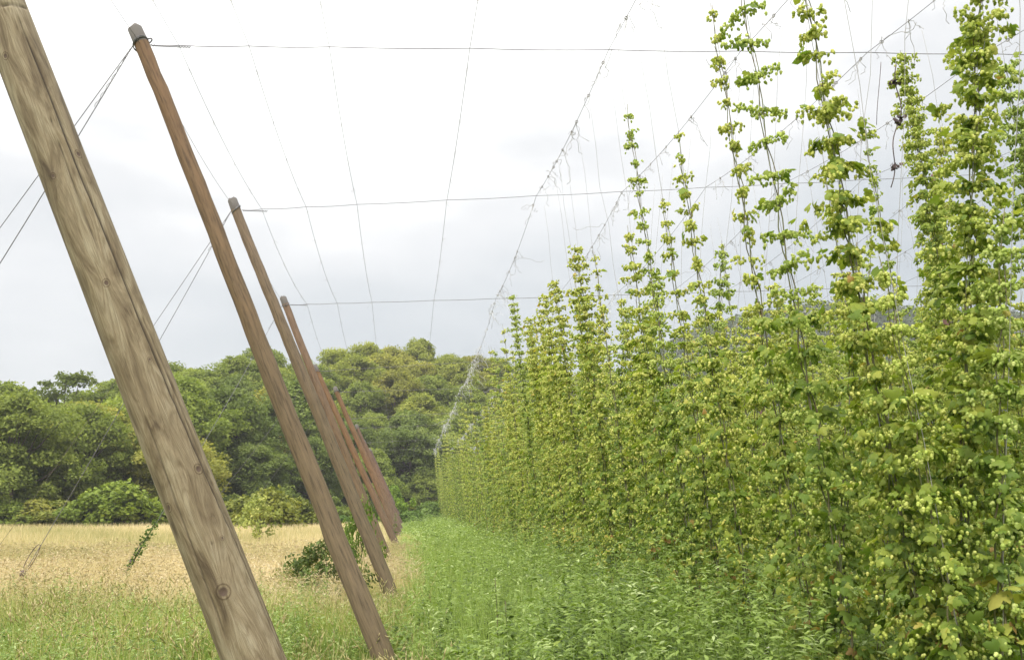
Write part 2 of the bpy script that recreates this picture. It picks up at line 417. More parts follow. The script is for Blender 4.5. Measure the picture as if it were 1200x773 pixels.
def far_mesh(i):
    """a whole distant plant (both shoots) as one mesh"""
    while len(far_pool) <= i:
        n = len(far_pool); parts = []
        r = np.random.default_rng(500 + n)
        V, T, A, MI = [], [], [], []; nv = 0
        for s in (-1, 1):
            h = r.uniform(4.6, 6.1)
            for mi, acc in enumerate(bine_parts(h, 300 + n * 2 + s, 'wall' if r.random() < .6 else 'thick', 2)):
                v = np.concatenate(acc.V) * [.85, .85, 1]; t = np.concatenate(acc.T); a = np.concatenate(acc.A)
                v = v.copy(); v[:, 0] += s * .78 * v[:, 2] / WIRE_Z; v[:, 1] += r.normal() * .05 * v[:, 2] / 3
                V.append(v); T.append(t + nv); A.append(a); MI.append(np.full(len(t), mi)); nv += len(v)
        me = mesh_data('hop_plant', np.concatenate(V), np.concatenate(T), HOP_STEM, {'tone': np.concatenate(A)})
        me.materials.append(HOP_LEAF); me.materials.append(HOP_CONE)
        me.polygons.foreach_set('material_index', np.concatenate(MI).astype(np.int32))
        far_pool.append(me)
    return far_pool[i]

string_spots = []
n_plants = 0
for k, (ri, side, y, zt, style, lod, lab) in enumerate(special):
    bx, wl, wr, y0, y1 = ROWS[ri]
    wx = wl if side == 'L' else wr; ox = wr if side == 'L' else wl
    e = empty('hop_plant', (bx, y, 0), lab, 'hop plant', HOPS)
    h = zt * math.sqrt(1 + ((wx - bx) / WIRE_Z) ** 2)
    put_bine(e, bine_meshes(h, 40 + k, style, lod), lean_matrix(bx, wx, 0))
    # its second shoot up the other string, as low as the ordinary ones
    j = min(6, max(0, int((3.3 + .12 * (y - 6) - 3.0) / .4 + random.choice([0, 0, 1]))))
    put_bine(e, pool_get(lod, j), lean_matrix(bx, ox, random.uniform(0, 6.28)), random.uniform(.92, 1.04))
    string_spots += [(bx, y, wx), (bx, y, ox)]
    n_plants += 1
rown = ['first row by the open strip', 'second row', 'third row', 'fourth row', 'rearmost row']
for ri, (bx, wl, wr, y0, y1) in enumerate(ROWS):
    taken = [s[2] for s in special if s[0] == ri]
    y = y0
    while y < y1:
        st = 1.05 if y < 30 else 1.3
        yy = y + random.uniform(-.15, .15); y += st
        if any(abs(yy - t) < .42 for t in taken): continue
        ht = 3.75 + .13 * max(0, yy - 6)
        ht = min(ht, 5.2) + (0.35 if ri else 0) * (yy < 20)
        xo = bx + random.uniform(-.08, .08)
        if yy > 34:
            o = link('hop_plant', far_mesh(random.randrange(9)))
            q = random.random(); o.color = (.70 + .5 * q, .76 + .36 * q, .8 + .25 * q, 1)
            o.location = (xo, yy, 0); o.rotation_euler = (0, 0, random.choice([0, math.pi])); s = random.uniform(.88, 1.08); o.scale = (1, 1, s)
            band = 'far off'
        else:
            lod = 0 if yy < 13 and ri < 2 else 1
            o = empty('hop_plant', (xo, yy, 0))
            for wx in (wl, wr):
                hh = min(ht + random.gauss(0, .75), 4.35 if yy < 13 else 4.8 if yy < 20 else 6)
                j = int(np.argmin([abs(hh - q) for q in HS]))
                put_bine(o, pool_get(lod, j), lean_matrix(bx, wx, random.uniform(0, 6.28), random.uniform(-.25, .25)), random.uniform(.93, 1.07))
                string_spots.append((xo, yy, wx))
            band = 'close to the viewer' if yy < 11 else 'in the middle distance'
        props(o, 'green hop plant among others alike, %s, %s' % (rown[ri], band), 'hop plant', HOPS)
        n_plants += 1
print('hop plants', n_plants)

# training strings, hanging from the wires down to the plants
def string_mesh(seed):
    r = np.random.default_rng(seed); z = np.linspace(0, WIRE_Z * 1.007, 14)
    P = np.stack([r.normal(size=14) * .012, r.normal(size=14) * .012, z], 1); P[0, :2] = 0; P[-1, :2] = 0
    return mesh_data('training_string', *tube(P, .0022, 3), STRING)
smeshes = [string_mesh(i) for i in range(5)]
string_spots.sort(key=lambda s: s[1])
for i, (bx, y, wx) in enumerate(string_spots[:76]):
    o = link('training_string', smeshes[i % 5], None, Matrix.Translation((bx, y, 0)) @ lean_matrix(bx, wx, random.uniform(0, 6)))
    props(o, 'thin pale string running up from a hop plant to the wire overhead', 'string', 'training strings')

# ------------------------------------------------------------------ poles
LEAN = math.atan2(2.95, 6.85)
def plain_shaft(L, r0, r1, seed, n=40, sides=20):
    r = np.random.default_rng(seed)
    z = np.linspace(0, L, n)
    bx = np.cumsum(r.normal(size=n) * .004); by = np.cumsum(r.normal(size=n) * .004)
    bx -= np.linspace(bx[0], bx[-1], n); by -= np.linspace(by[0], by[-1], n)
    rad = np.interp(z, [0, L], [r0, r1]) * (1 + r.normal(size=n) * .008)
    ph = np.linspace(0, 2 * math.pi, sides, endpoint=False)
    V = []; 
    for i in range(n):
        rr = rad[i] * (1 + .02 * np.sin(ph * 3 + seed) + .012 * np.sin(ph * 5 + z[i]))
        V.append(np.stack([bx[i] + rr * np.cos(ph), by[i] + rr * np.sin(ph), np.full(sides, z[i])], 1))
    # worn, slightly sloped head
    V.append(np.stack([.55 * r1 * np.cos(ph), .55 * r1 * np.sin(ph), L + .035 + .012 * np.sin(ph * 2 + seed)], 1))
    V = np.concatenate(V); V = np.vstack([V, [[0, 0, L + .04]]]); T = []
    for i in range(n):
        for j in range(sides):
            p, q = i * sides + j, i * sides + (j + 1) % sides
            T += [[p, q, q + sides], [p, q + sides, p + sides]]
    e = len(V) - 1
    for j in range(sides): T.append([n * sides + j, n * sides + (j + 1) % sides, e])
    return V, np.array(T)

def wrap_mesh(rad, z, seed):
    """two turns of wire round the pole with a knotted end"""
    a = np.linspace(0, 4.3 * math.pi, 70)
    P = np.stack([(rad + .006) * np.cos(a), (rad + .006) * np.sin(a), z + .05 * np.cos(a + 1.0) * .8 + .012 * a / 6], 1)
    A = Acc(); A.add(*tube(P, .0065, 5))
    b = np.linspace(0, 1, 12)
    P = np.stack([rad + .005 + .045 * np.sin(b * 5), .02 * np.cos(b * 7), z + .06 * b], 1)
    A.add(*tube(P, .008, 5))
    return A.mesh('wire_wrap', STEEL_DARK)

pole_specs = [  # y, top z, r0, r1, (low, mid, high) colours, label
 (10.5, 6.83, .115, .078, (.21, .155, .092), (.175, .12, .065), (.20, .115, .055), 'leaning brown pole with a bare grey head, second from the viewer'),
 (16.9, 6.88, .118, .082, (.195, .148, .09), (.165, .12, .068), (.215, .15, .095), 'leaning brown pole with a mossy grey top, third from the viewer'),
 (25.0, 6.84, .118, .085, (.19, .14, .085), (.17, .11, .06), (.22, .14, .09), 'leaning brown pole almost hidden along the third one'),
 (33.3, 6.25, .12, .085, (.18, .13, .09), (.205, .112, .052), (.205, .112, .052), 'leaning reddish pole with its top just below the wood skyline'),
 (42.0, 6.52, .12, .095, (.18, .13, .09), (.205, .112, .052), (.205, .112, .052), 'bright rust-red leaning pole standing out against the dark trees'),
 (50.5, 6.1, .12, .09, (.17, .12, .085), (.205, .112, .052), (.205, .112, .052), 'leaning reddish pole behind the bright rust-red one'),
 (60.0, 6.35, .12, .095, (.17, .12, .085), (.19, .11, .065), (.17, .10, .065), 'small dark-topped leaning pole low against the trees'),
 (72.0, 6.2, .12, .09, (.15, .11, .08), (.20, .10, .06), (.18, .10, .06), 'small brown leaning pole next to last of the line'),
 (85.0, 6.30, .12, .095, (.14, .11, .085), (.15, .10, .07), (.14, .09, .07), 'smallest and farthest leaning pole of the line'),
]
POLES = 'leaning wooden poles in a line along the hop garden'
head = {}   # wire attachment point on every outer pole, by y
SL = 2.95 / 6.85
TOP_X = {10.5: -3.04, 16.9: -3.07, 25.0: -3.17, 33.3: -3.10, 42.0: -3.03, 50.5: -3.00, 60.0: -3.02, 72.0: -3.06, 85.0: -3.08}
for i, (y, zt, r0, r1, c0, c1, c2, lab) in enumerate(pole_specs):
    bx = -.10
    bx -= .14 if y == 25.0 else 0
    e = empty('wooden_pole', (bx, y, 0), lab, 'pole', POLES)
    ang = math.atan2(bx - TOP_X[y], zt); L = zt / math.cos(ang) - .04
    M = Matrix.Rotation(-ang, 4, 'Y') @ Matrix.Rotation(i * 1.3, 4, 'Z')
    wz = L - .20
    sh = link('shaft', mesh_data('shaft', *plain_shaft(L, r0, r1, i + 3), pole_mat('stained_wood_%d' % i, c0, c1, c2, wz + .02), smooth=True), e, M)
    link('wire_wrap', wrap_mesh(np.interp(wz, [0, L], [r0, r1]), wz, i), e, M)
    pt = M @ Vector((0, 0, wz)); head[y] = np.array([bx + pt.x, y, pt.z])

# the big near pole
def near_pole():
    y = 4.12; bx = -.095; L = 7.5
    e = empty('wooden_pole', (bx, y, 0), 'thick weathered tan pole in the foreground with knots and a long crack', 'pole', POLES)
    nz, na = 900, 160
    z = np.linspace(0, L, nz); ph = np.linspace(0, 2 * math.pi, na, endpoint=False)
    Z, P = np.meshgrid(z, ph, indexing='ij')
    r0, r1 = .119, .080
    R0 = np.interp(Z, [0, L], [r0, r1])
    phc = math.radians(-74)
    off = lambda s: phc + math.asin(s)
    def zl(py):           # length along the shaft seen at that height of the picture
        return np.interp(py, [0, 773], [3.78, 1.08]) / math.cos(LEAN)
    r = np.random.default_rng(5)
    wob = np.cumsum(r.normal(size=nz)) ; wob = np.convolve(wob, np.ones(60) / 60, 'same'); wob = (wob - wob.mean()) / wob.std()
    U = P * .1; Vv = Z.copy()
    knots = [(348, -.16, .020), (565, .50, .024), (590, -.86, .022), (690, -.22, .034), (200, .62, .022), (72, -.62, .02), (218, -.55, .016), (640, .40, .012), (440, .3, .012)]
    K = np.zeros_like(Z); dU = np.zeros_like(Z); bulge = np.zeros_like(Z)
    for py, s, kr in knots:
        kz, kp = zl(py), off(s)
        dp = (P - kp + math.pi) % (2 * math.pi) - math.pi
        du, dv = dp * .1, (Z - kz)
        dist = np.sqrt((du * 1.0) ** 2 + (dv * .8) ** 2)
        K = np.maximum(K, np.clip(1 - dist / (kr * 2.1), 0, 1))
        dU += np.tanh(du / (kr * .6)) * kr * 1.5 * np.exp(-np.abs(du) / (kr * 1.6)) * np.exp(-(dv / (kr * 4.5)) ** 2)
        bulge += .0035 * np.exp(-(dist / kr) ** 2) - .006 * np.exp(-(dist / (kr * .3)) ** 2)
    # one drying crack wandering down the side, a finer one beside it and a ring crack near the top
    py = np.interp(Z, [1.08 / math.cos(LEAN), 3.78 / math.cos(LEAN)], [773, 0])
    s = np.interp(py, [-200, 60, 285, 480, 650, 773], [.30, .38, .50, .56, .80, .93])
    cphi = phc + np.arcsin(np.clip(s, -1, .98)) + .035 * np.sin(Z * 9) * .5 + (wob * .03)[:, None]
    def crack(c, width, y0, y1):
        dp = (P - c + math.pi) % (2 * math.pi) - math.pi
        w = width * np.clip((py - y0) / 60, 0, 1) * np.clip((y1 - py) / 60, 0, 1)
        return np.clip(1 - np.abs(dp * .1) / np.maximum(w, 1e-5), 0, 1)
    C = crack(cphi, .0060, 20, 1200)
    C = np.maximum(C, .8 * crack(cphi + .16 + .04 * np.sin(Z * 6), .0042, 380, 900))
    C = np.maximum(C, .55 * crack(phc + .05 + .10 * np.sin(Z * 2.1) + (wob * .04)[:, None], .0036, 150, 330))
    C = np.maximum(C, .55 * crack(phc - .62 + .06 * np.sin(Z * 3) + (wob * .03)[:, None], .0036, 480, 760))
    rc = zl(14) + .012 * np.sin(P * 2)
    C = np.maximum(C, .6 * np.clip(1 - np.abs(Z - rc) / .006, 0, 1) * (np.abs((P - phc - .1 + math.pi) % (2 * math.pi) - math.pi) < 1.1))
    RR = R0 + bulge - .010 * np.minimum(C * 1.6, 1) + .0016 * np.sin(P * 4 + Z * 1.3) + .0012 * np.sin(P * 7 - Z)
    V = np.stack([RR * np.cos(P), RR * np.sin(P), Z], -1).reshape(-1, 3)
    idx = np.arange(nz * na).reshape(nz, na)
    a = idx[:-1]; b = np.roll(idx, -1, 1)[:-1]; c = np.roll(idx, -1, 1)[1:]; d = idx[1:]
    Q = np.stack([a, b, c, d], -1).reshape(-1, 4)
    me = mesh_data('shaft', V, Q, big_pole_mat(), smooth=True,
                   vattrs={'gu': (P * .1 + dU).ravel(), 'gv': Vv.ravel(), 'knot': K.ravel(), 'crack': np.clip(C * 1.3, 0, 1).ravel()})
    M = Matrix.Rotation(-LEAN - .004, 4, 'Y')
    link('shaft', me, e, M)
    wz = L - .3
    link('wire_wrap', wrap_mesh(.083, wz, 1), e, M)
    pt = M @ Vector((0, 0, wz)); head[y] = np.array([bx + pt.x, y, pt.z])
near_pole()

# inner upright poles that carry the cross wires
inner_r = [(16.9, 9.85, 7.72, 'slim upright reddish pole rising among the hop columns, its head at the wire'),
           (10.5, 11.0, 6.7, 'upright pole beyond the edge of the picture among the hops'),
           (25.0, 9.1, 6.7, 'upright pole deep in the third hop row'),
           (33.3, 9.1, 6.6, 'far upright pole in the third hop row')]
inner_m = pole_mat('inner_pole_wood', (.13, .075, .055), (.15, .075, .06), (.16, .08, .07), 99)
for i, (y, x, zt, lab) in enumerate(inner_r):
    if i == 1: continue
    e = empty('upright_pole', (x, y, 0), lab, 'pole')
    link('shaft', mesh_data('shaft', *plain_shaft(zt, .085, .055, 40 + i), inner_m, smooth=True), e, Matrix.Rotation(.02 * (i - 1), 4, 'Y'))

# ------------------------------------------------------------------ wires
def wire(name, pts, rad, mat, label, cat, group, parent=None):
    o = link(name, mesh_data(name, *tube(pts, rad, 6), mat, smooth=True), parent)
    if label: props(o, label, cat, group)
    return o

right_z = {4.12: 6.7, 10.5: 7.08, 16.9: 7.66, 25.0: 7.25, 33.3: 6.95, 42.0: 6.8, 50.5: 6.7, 60.0: 6.7, 72.0: 6.7, 85.0: 6.7}
ordn = ['cross wire overhead, above the top of the picture', 'highest taut cross wire, from the second pole across the whole sky',
        'second highest cross wire, from the third pole', 'third cross wire down, above the wood', 'cross wire running low over the treetops',
        'cross wire in front of the wood, from the rust-red pole', 'distant cross wire behind the rust-red pole', 'distant thin cross wire past the dark-topped pole',
        'distant thin cross wire next to the last', 'farthest thin cross wire at the last pole']
XW = [-2.55, -1.80, -.93, .63, 2.22, 3.78, 5.32, 6.78, 8.30, 9.85, 11.4, 13.0]
def cross_z(y, x):
    h = head[y]; return h[2] + (right_z[y] - h[2]) * (x - h[0]) / (9.0 - h[0])
for i, y in enumerate(sorted(head)):
    h = head[y]
    xs = [h[0] + .09] + [x for x in XW if x > h[0] + .2] + [17.0]
    P = []
    for a, b in zip(xs[:-1], xs[1:]):
        for t in np.linspace(0, 1, 5)[:-1]:
            x = a + (b - a) * t; P.append((x, y, cross_z(y, x) - .012 * math.sin(math.pi * t)))
    P.append((17.0, y, cross_z(y, 17.0)))
    o = wire('cross_wire', P, .0046 if y < 20 else .006, STEEL_DARK, ordn[i], 'wire', 'cross wires strung from the poles')
    a = np.linspace(0, 1, 150)   # the twisted tail next to the pole
    tw = np.stack([h[0] + .10 + a * .42, y + .009 * np.cos(a * 90), cross_z(y, h[0]) + .009 * np.sin(a * 90)], 1)
    link('twisted_end', mesh_data('twisted_end', *tube(tw, .0055, 4), STEEL_DARK), o)

ys = sorted(head)
lab_l = ['wire bare of strings, nearest the pole tops', 'thin bare wire second from the pole tops', 'thin bare wire third from the pole tops', 'lone thin bare wire over the open strip',
         'wire with tattered pale string ends over the first hops', 'wire with knotted string ends over the first hop row', 'long wire meeting the solid hop column', 'wire reaching the full column by the upright pole',
         'wire over the third hop row, pole side', 'wire over the third hop row, far side', 'wire over the fourth hop row, pole side', 'wire over the fourth hop row, far side']
def long_pts(x, edge=False):
    P = []
    yy = [-3.0] + ys
    for a, b in zip(yy[:-1], yy[1:]):
        za = head[a][2] if (edge and a in head) else (cross_z(a, x) if a in head else 6.6)
        zb = head[b][2] if edge else cross_z(b, x)
        xa = head[a][0] if (edge and a in head) else (x if not edge else head[b][0]); xb = head[b][0] if edge else x
        sag = .0022 * (b - a) ** 2 + .02
        for t in np.linspace(0, 1, 13)[:-1]:
            P.append((xa + (xb - xa) * t, a + (b - a) * t, za + (zb - za) * t - 4 * sag * t * (1 - t)))
    P.append((xb, ys[-1], zb))
    return np.array(P)
remn = []
for s in range(8):
    A = Acc(); r = np.random.default_rng(60 + s)
    for q in range(r.integers(2, 5)):
        n = 7; L = r.uniform(.10, .38); d = np.cumsum(r.normal(size=(n, 3)) * .03 + np.array([r.normal() * .02, r.normal() * .02, -L / n]), 0)
        A.add(*tube(np.vstack([[0, 0, 0], d]), .0032, 3))
    a = np.linspace(0, 6.3, 9); A.add(*tube(np.stack([.0 * a, .02 * np.cos(a), .018 * np.sin(a)], 1), .006, 4))
    remn.append((A.mesh('string_remnant', STRING), A.mesh('string_remnant', TAPE)))
P = long_pts(0, True)
wire('trellis_wire', P, .0032, STEEL_DARK, 'outermost long wire joining the heads of the leaning poles', 'wire', 'long wires overhead')
for i, x in enumerate(XW):
    P = long_pts(x)
    o = wire('trellis_wire', P, .0034 if x > 1 else .0030, STEEL_DARK, lab_l[i], 'wire', 'long wires overhead')
    yy = np.arange(3.2, 84, .62 if x > 2 else 1.55)
    cnt = 0
    for y in yy:
        if cnt >= 98: break
        if x > 2 and y > 35 and i > 6: break
        y = y + random.uniform(-.2, .2); z = np.interp(y, P[:, 1], P[:, 2])
        if x > 2:
            if random.random() < .35: continue
            me = random.choice(remn)[1 if y > 24 else 0]
            sc_ = 1.0 if y < 24 else 1.5
        else:
            me = remn[7][0]; sc_ = .35
        rm = link('string_remnant', me, o, Matrix.Translation((x, y, z)) @ Matrix.Rotation(random.uniform(0, 6), 4, 'Z') @ Matrix.Scale(sc_, 4))
        cnt += 1

# guy wires from the pole heads to the ground anchors
guys = [(10.5, (-6.3, 10.5), 'taut guy wire of the second pole, passing behind the big pole'), (10.5, (-12.5, 20.3), 'outer guy wire of the second pole, high at the picture edge'),
        (16.9, (-6.2, 16.6), 'guy wire with a clamp near the ground, ending in the grass'), (16.9, (-11.3, 28.9), 'guy wire of the third pole running to the far side of the field'),
        (25.0, (-5.3, 19.3), 'guy wire of the fourth pole with a vine on its foot'), (33.3, (-7.6, 34), 'short-looking far guy wire behind the brown poles'),
        (42.0, (-7.6, 43), 'distant guy wire of the rust-red pole')]
for i, (y, (ax, ay), lab) in enumerate(guys):
    a = head[y] + np.array([-.08, 0, 0]); b = np.array([ax, ay, .0])
    t = np.linspace(0, 1, 24)[:, None]
    P = a + (b - a) * t; P[:, 2] -= (.10 * 4 * t * (1 - t))[:, 0]
    o = wire('guy_wire', P, .0050, STEEL_DARK, lab, 'guy wire', 'guy wires')
    q = np.linspace(0, .13, 40)[:, None]
    tw = a + (b - a) * q; d = nrm(b - a); s1 = nrm(np.cross(d, [0, 0, 1.])); s2 = np.cross(d, s1)
    tw = tw + .007 * (np.cos(q * 400) * s1 + np.sin(q * 400) * s2)
    if i in (0, 2, 4): link('twisted_end', mesh_data('twisted_end', *tube(tw[:34], .0035, 4), STEEL_DARK), o)
    if i in (0, 2, 4):   # clamp and the thicker anchor rod
        c0 = a + (b - a) * (.905); A = Acc()
        A.add(*tube([c0 - d * .05, c0 - d * .02, c0 + d * .03, c0 + d * .06], [.022, .050, .046, .020], 8))
        lp = np.linspace(0, 6.28, 16)[:, None]
        A.add(*tube(c0 - d * .25 + (np.cos(lp) * d * .24 + np.sin(lp) * s2 * .05), .006, 5))
        link('clamp', A.mesh('clamp', WITHER), o)
        link('anchor_rod', mesh_data('anchor_rod', *tube([c0, a + (b - a) * 1.0], .016, 6), WITHER), o)

# a withered shoot hanging from the wire near the solid column
A = Acc(); r = np.random.default_rng(3)
n = 26; zz = np.linspace(6.3, 4.9, n)
P = np.stack([5.00 + .10 * np.sin(zz * 2.3) + .03 * np.sin(zz * 9), 9.4 + .05 * np.cos(zz * 3), zz], 1); A.add(*tube(P, .006, 5))
P2 = np.stack([4.90 + .07 * np.sin(zz[:14] * 3 + 1) - .04, 9.4 + .03 * np.cos(zz[:14] * 4), zz[:14]], 1); A.add(*tube(P2, .0035, 4))
for q in (4, 12, 21):
    c = P[q]; k = 14; A.scatter(LEAF_MID, c + r.normal(size=(k, 3)) * .02, frames(rvec(k, r), rvec(k, r)), np.full(k, .05), .5)
o = link('withered_vine', A.mesh('withered_vine', WITHER)); props(o, 'dark withered shoot dangling bare beside the solid hop column', 'dead vine')

# ------------------------------------------------------------------ terrain
U0, FPX = 475.0, 1167.0
def front_d(u): return np.interp(u, [-400, 0, 200, 430, 520, 760, 1300], [60, 66, 73, 96, 106, 118, 130])
CREST_U = [-400, -60, 0, 50, 95, 128, 155, 200, 240, 275, 330, 400, 470, 540, 590, 640, 740, 800, 900, 1300]
CREST_Y = [468, 466, 463, 472, 474, 464, 438, 417, 425, 424, 410, 405, 402, 405, 420, 424, 434, 470, 500, 520]
def crest(u): return np.interp(u, CREST_U, CREST_Y)
TREE_H = 9.0
def ground_z(x, y):
    x = np.asarray(x, float); y = np.maximum(np.asarray(y, float), 1.0)
    u = U0 + FPX * x / y; d0 = front_d(u); s = y - d0
    zt = 1.7 + (590 - crest(u)) / FPX * (d0 + 46) 
    slope = np.maximum(zt - TREE_H, 0) / 46
    z = np.where(s > 0, np.minimum(s, 52) * slope, 0)
    z = z + np.where(y > 45, 0, 0) + .05 * np.sin(x * .35 + 1) * np.sin(y * .22) * np.clip((y - 8) / 20, 0, 1)
    return z
def grid(xs, ys_, zf):
    X, Y = np.meshgrid(xs, ys_, indexing='xy'); Z = zf(X, Y)
    V = np.stack([X, Y, Z], -1).reshape(-1, 3); ny, nx = X.shape
    i = np.arange(nx * ny).reshape(ny, nx)
    Q = np.stack([i[:-1, :-1], i[:-1, 1:], i[1:, 1:], i[1:, :-1]], -1).reshape(-1, 4)
    return V, Q

def ground_mat():
    m, nt, N, L = new_mat('field_ground')
    out = N.new('ShaderNodeOutputMaterial'); p = N.new('ShaderNodeBsdfPrincipled')
    tc = N.new('ShaderNodeTexCoord')
    nz = N.new('ShaderNodeTexNoise'); nz.inputs['Scale'].default_value = 1.2; nz.inputs['Detail'].default_value = 10; L.new(tc.outputs['Object'], nz.inputs['Vector'])
    n2 = N.new('ShaderNodeTexNoise'); n2.inputs['Scale'].default_value = .11; n2.inputs['Detail'].default_value = 4; L.new(tc.outputs['Object'], n2.inputs['Vector'])
    g = ramp(N, [(.3, (.045, .06, .018)), (.55, (.09, .12, .03)), (.8, (.16, .13, .07))]); L.new(nz.outputs[0], g.inputs[0])
    s = ramp(N, [(.3, (.15, .15, .06)), (.55, (.32, .27, .13)), (.8, (.42, .34, .19))]); L.new(nz.outputs[0], s.inputs[0])
    sep = N.new('ShaderNodeSeparateXYZ'); L.new(tc.outputs['Object'], sep.inputs[0])
    ad = N.new('ShaderNodeMath'); ad.operation = 'MULTIPLY_ADD'; ad.inputs[1].default_value = 3; L.new(n2.outputs[0], ad.inputs[0]); L.new(sep.outputs['X'], ad.inputs[2])
    mr = N.new('ShaderNodeMapRange'); mr.inputs['From Min'].default_value = 1.4; mr.inputs['From Max'].default_value = .4; L.new(ad.outputs[0], mr.inputs['Value'])
    mr2 = N.new('ShaderNodeMapRange'); mr2.inputs['From Min'].default_value = 10; mr2.inputs['From Max'].default_value = 14; L.new(sep.outputs['Y'], mr2.inputs['Value'])
    mr3 = N.new('ShaderNodeMapRange'); mr3.inputs['From Min'].default_value = 90; mr3.inputs['From Max'].default_value = 70; L.new(sep.outputs['Y'], mr3.inputs['Value'])
    mu = N.new('ShaderNodeMath'); mu.operation = 'MULTIPLY'; L.new(mr.outputs[0], mu.inputs[0]); L.new(mr2.outputs[0], mu.inputs[1])
    mu2 = N.new('ShaderNodeMath'); mu2.operation = 'MULTIPLY'; L.new(mu.outputs[0], mu2.inputs[0]); L.new(mr3.outputs[0], mu2.inputs[1])
    mx = N.new('ShaderNodeMix'); mx.data_type = 'RGBA'; L.new(mu2.outputs[0], mx.inputs[0]); L.new(g.outputs[0], mx.inputs[6]); L.new(s.outputs[0], mx.inputs[7])
    L.new(mx.outputs[2], p.inputs['Base Color']); p.inputs['Roughness'].default_value = .95; p.inputs['Specular IOR Level'].default_value = .1
    L.new(p.outputs[0], out.inputs[0])
    return m
gx = np.concatenate([np.linspace(-1500, -160, 12)[:-1], np.linspace(-160, 160, 161), np.linspace(160, 1500, 12)[1:]])
gy = np.concatenate([np.linspace(-1500, -20, 8)[:-1], np.linspace(-20, 240, 180), np.linspace(240, 2500, 12)[1:]])
def gz(x, y): return ground_z(x, y) * np.clip((420 - y) / 180, 0, 1)
o = link('ground', mesh_data('ground', *grid(gx, gy, gz), ground_mat(), smooth=True)); props(o, 'grassy field and open ground of the hop garden', 'ground', kind='structure')

# the scrubby hill far away behind the hops
def hill_z(x, y):
    u = U0 + FPX * x / y
    top = np.interp(u, [560, 700, 780, 830, 900, 960, 1045, 1100, 1150, 1220, 1400, 1800], [600, 470, 412, 388, 366, 352, 350, 356, 352, 358, 380, 460])
    H = 1.7 + (590 - top) / FPX * 330
    t = np.clip((y - 220) / 110, 0, 1)
    return H * (t * t * (3 - 2 * t)) + 1.2 * np.sin(x * .11) * np.sin(y * .09) - 1.5
HILL = plain_mat('scrub_hill', (.06, .075, .035), (.11, .12, .06), .12, .95)
hx = np.linspace(20, 420, 120); hy = np.linspace(215, 380, 50)
o = link('hill', mesh_data('hill', *grid(hx, hy, hill_z), HILL, smooth=True)); props(o, 'low grey-green scrubby hill beyond the hop rows', 'hill', kind='structure')
A = Acc(); r = np.random.default_rng(77)
nc = 2300; cx = r.uniform(60, 300, nc); cy = r.uniform(235, 335, nc); cz = hill_z(cx, cy); cr = r.uniform(2.0, 3.8, nc)
k = 60; pos = np.repeat(np.stack([cx, cy, cz + cr * .4], 1), k, 0) + rvec(nc * k, r) * np.repeat(cr, k)[:, None] * np.array([1, 1, .75]) * r.uniform(.5, 1, (nc * k, 1))
tone = np.repeat(r.uniform(.0, .75, nc), k) + r.normal(size=nc * k) * .1
A.scatter(QUAD, pos, frames(rvec(nc * k, r), rvec(nc * k, r) * .35 + [0, -.5, .9]), r.uniform(.7, 1.2, nc * k), np.clip(tone, 0, 1))
HILL_LEAF = leaf_mat('hill_scrub', [(0, (.055, .080, .035)), (.5, (.080, .108, .045)), (1, (.125, .14, .065))], trans=.2, spec=.05)
o = link('hillside_scrub', A.mesh('hillside_scrub', HILL_LEAF)); props(o, 'dull scrub and thin woodland covering the distant hill', 'scrub', kind='stuff')

# ------------------------------------------------------------------ trees and bushes
def crown_acc(seed, w, h, base, npad, leaves, leaf, padr, flat=.35, round_=False):
    """leaf-clump pads spread through an uneven crown"""
    r = np.random.default_rng(seed); A = Acc()
    lob = [(r.uniform(0, 6.28), r.uniform(.75, 1.15)) for _ in range(6)]
    centers = []
    while len(centers) < npad:
        t = r.uniform(0, 1) ** .85                       # height in the crown
        prof = (math.sin(math.pi * (t * .84 + .12))) ** .8 * (1 + .18 * math.sin(t * 11 + seed))
        az = r.uniform(0, 6.28)
        lo = 1 + .24 * math.sin(az * 2 + seed + t * 3) + .22 * math.sin(az * 3 + seed * 2 + t * 5)
        rr = w / 2 * prof * lo * math.sqrt(r.uniform(.25, 1))
        centers.append((rr * math.cos(az), rr * math.sin(az), base + t * (h - base - padr * .4)))
    C = np.array(centers); n = len(C)
    R = r.uniform(.65, 1.25, n) * padr
    k = leaves
    d = rvec(n * k, r) * (r.uniform(.35, 1, (n * k, 1)) ** .6)
    d[:, 2] *= flat; d[:, 2] -= .18 * (d[:, 0] ** 2 + d[:, 1] ** 2)          # pads droop at their rim
    pos = np.repeat(C, k, 0) + d * np.repeat(R, k)[:, None]
    up = rvec(n * k, r) * .5 + np.array([0, 0, .85]) + nrm(pos * [1, 1, 0] + 1e-6) * .35
    dirv = rvec(n * k, r) + nrm(pos * [1, 1, 0] + 1e-6) * .5 - np.array([0, 0, .3])
    tn = np.repeat(r.normal(.48, .15, n), k) + r.normal(size=n * k) * .08
    A.scatter(QUAD, pos, frames(dirv, up), r.uniform(.7, 1.3, n * k) * leaf, np.clip(tn, 0, 1))
    return A, C
def trunk_acc(seed, C, base, h, r0):
    r = np.random.default_rng(seed + 900); A = Acc()
    z = np.linspace(-.3, h * .8, 9)
    P = np.stack([.12 * h / 8 * np.sin(z * .6 + seed), .1 * h / 8 * np.cos(z * .5 + seed), z], 1)
    A.add(*tube(P, np.linspace(r0, r0 * .25, 9), 8))
    pick = r.choice(len(C), min(16, len(C)), replace=False)
    for j in pick:
        c = C[j]; zs = max(base * .6, min(c[2] * .62, h * .7)); s = np.array([np.interp(zs, z, P[:, 0]), np.interp(zs, z, P[:, 1]), zs])
        m = (s + c) / 2 + r.normal(size=3) * .12 * h / 8 + np.array([0, 0, -.04 * h])
        A.add(*tube([s, m, c], [r0 * .38, r0 * .24, r0 * .07], 5))
    return A
tree_protos = []
